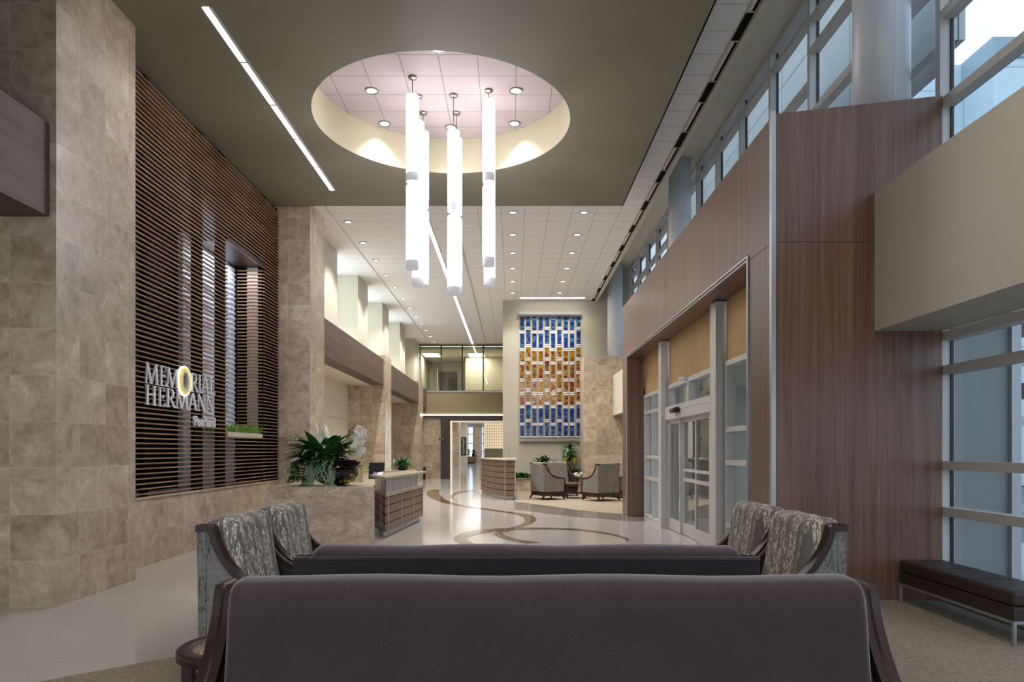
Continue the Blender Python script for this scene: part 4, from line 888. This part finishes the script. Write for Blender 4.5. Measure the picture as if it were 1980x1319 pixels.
# ------------------------------------------------------------------ stained glass hanging
art = thing('glass_hanging', 'tall hanging of blue, amber and red glass panels on the end wall', 'wall art', (1.44,26.4,1.88))
def m_art(name, cols, es):
    m = mat(name, rough=.15); nt = m.node_tree; v = coords(nt, (1,1,1))
    b1 = node(nt,'ShaderNodeTexBrick',Scale=1.0); b1.inputs['Brick Width'].default_value=.13; b1.inputs['Row Height'].default_value=.075; b1.inputs['Mortar Size'].default_value=.0; b1.offset=.37; b1.squash=.6; b1.squash_frequency=3
    b1.inputs['Color1'].default_value=(0,0,0,1); b1.inputs['Color2'].default_value=(1,1,1,1); mp = coords(nt,(1,1,1),'UV'); nt.links.new(mp,b1.inputs['Vector'])
    n = noise(nt, coords(nt,(2.2,1,5)), 1.7, 2); sp = nt.nodes.new('ShaderNodeSeparateColor'); nt.links.new(b1.outputs['Color'],sp.inputs[0])
    f = math_(nt,'ADD',math_(nt,'MULTIPLY',sp.outputs[0],.62),math_(nt,'MULTIPLY',n,.42)); cc = ramp(nt, f, cols, 'LINEAR'); setc(m, cc)
    tb = nt.nodes.new('ShaderNodeBsdfTransparent'); nt.links.new(cc, tb.inputs[0]); mx = nt.nodes.new('ShaderNodeMixShader'); mx.inputs[0].default_value = .4
    nt.links.new(BS(m).outputs[0], mx.inputs[1]); nt.links.new(tb.outputs[0], mx.inputs[2]); nt.links.new(mx.outputs[0], nt.nodes['Material Output'].inputs[0]); return m
ABLUE = m_art('blue_glass', [(.15,S(14,24,104)),(.35,S(20,46,140)),(.5,S(30,96,120)),(.62,S(18,34,124)),(.78,S(84,130,176)),(.9,S(14,26,90))], .2)
ARED = m_art('amber_glass', [(.15,S(84,20,22)),(.32,S(140,40,24)),(.45,S(178,124,34)),(.58,S(92,64,24)),(.72,S(190,150,50)),(.88,S(100,26,32))], .2)
AMIX = m_art('opal_glass', [(.15,S(140,84,96)),(.3,S(200,166,56)),(.45,S(150,50,34)),(.58,S(206,196,176)),(.72,S(176,122,40)),(.88,S(96,120,160))], .2)
CLEAR = mat('clear_acrylic_plate', S(204,202,204), .25)
colX = [95,138,182,227,271,315,359,404,448,493]
odd = [(118,217),(238,340),(362,436),(457,555),(577,651),(674,747),(768,870),(890,965)]; even = [(118,190),(212,313),(336,407),(430,503),(525,627),(650,722),(742,844),(866,965)]
ev = [1,4,6,9]; WY = 26.37
def axz(X, Y): px, py = 980+X/3.663, 580+Y/3.663; return ((px-990)/F*WY, H-(py-870)/F*WY)
for ci, X in enumerate(colX):
    for ri, (ya, yb) in enumerate(even if ci in ev else odd):
        x0, z1 = axz(X, ya); x1, z0 = axz(X+27, yb); m = (ABLUE if ri in (0,1,6,7) else (ARED if ri in (2,3) or ci > 5 else AMIX))
        b = MB(); b.box(x0, x1, WY-.012, WY, z0, z1); o = b.build('glass_panel', m, art)
        for za, zb in ((z1, z1+.045), (z0-.045, z0)): b = MB(); b.box(x0-.02, x1+.02, WY-.008, WY+.006, za, zb); b.build('edge_plate', CLEAR, o)
b = MB(); x0, z1 = axz(84,87); x1, z0 = axz(528,108); b.box(x0,x1,WY-.10,26.4,z0,z1); b.build('top_rail', STEEL, art)
b = MB(); x0, z1 = axz(90,990); x1, z0 = axz(526,1003); b.box(x0,x1,WY-.08,26.4,z0,z1); b.build('bottom_rail', CHROME, art)
b = MB()
for X in colX:
    for dx in (-7,34): x0, z1 = axz(X+dx,108); _, z0 = axz(X,990); b.tube([(x0,WY,z0),(x0,WY,z1)],.003,6)
b.build('cable', STEEL, art)

# office lamps at its light panels; corridor fill lights added unseen to brighten it
def lamp_and_fill(x, y, z, sx, sy, e, col=(1,.93,.84)):
    L = bpy.data.lights.new('lamp_and_fill_light', 'AREA'); L.shape = 'RECTANGLE'; L.size = sx; L.size_y = sy; L.energy = e; L.color = col
    o = bpy.data.objects.new('lamp_and_fill_light', L); COL.objects.link(o); o.location = (x, y, z)
for yy in (41, 47, 54, 62, 70, 77): lamp_and_fill(-3.0, yy, 4.48, 2.6, 5.0, 48)
for x in (-4.55, -2.0): lamp_and_fill(x, 39.6, 6.88, .9, 1.4, 60)
lamp_and_fill(-5.15, 12.7, 5.08, .35, 1.5, 12, (.86,.92,1))   # lamp in the head of the screen niche
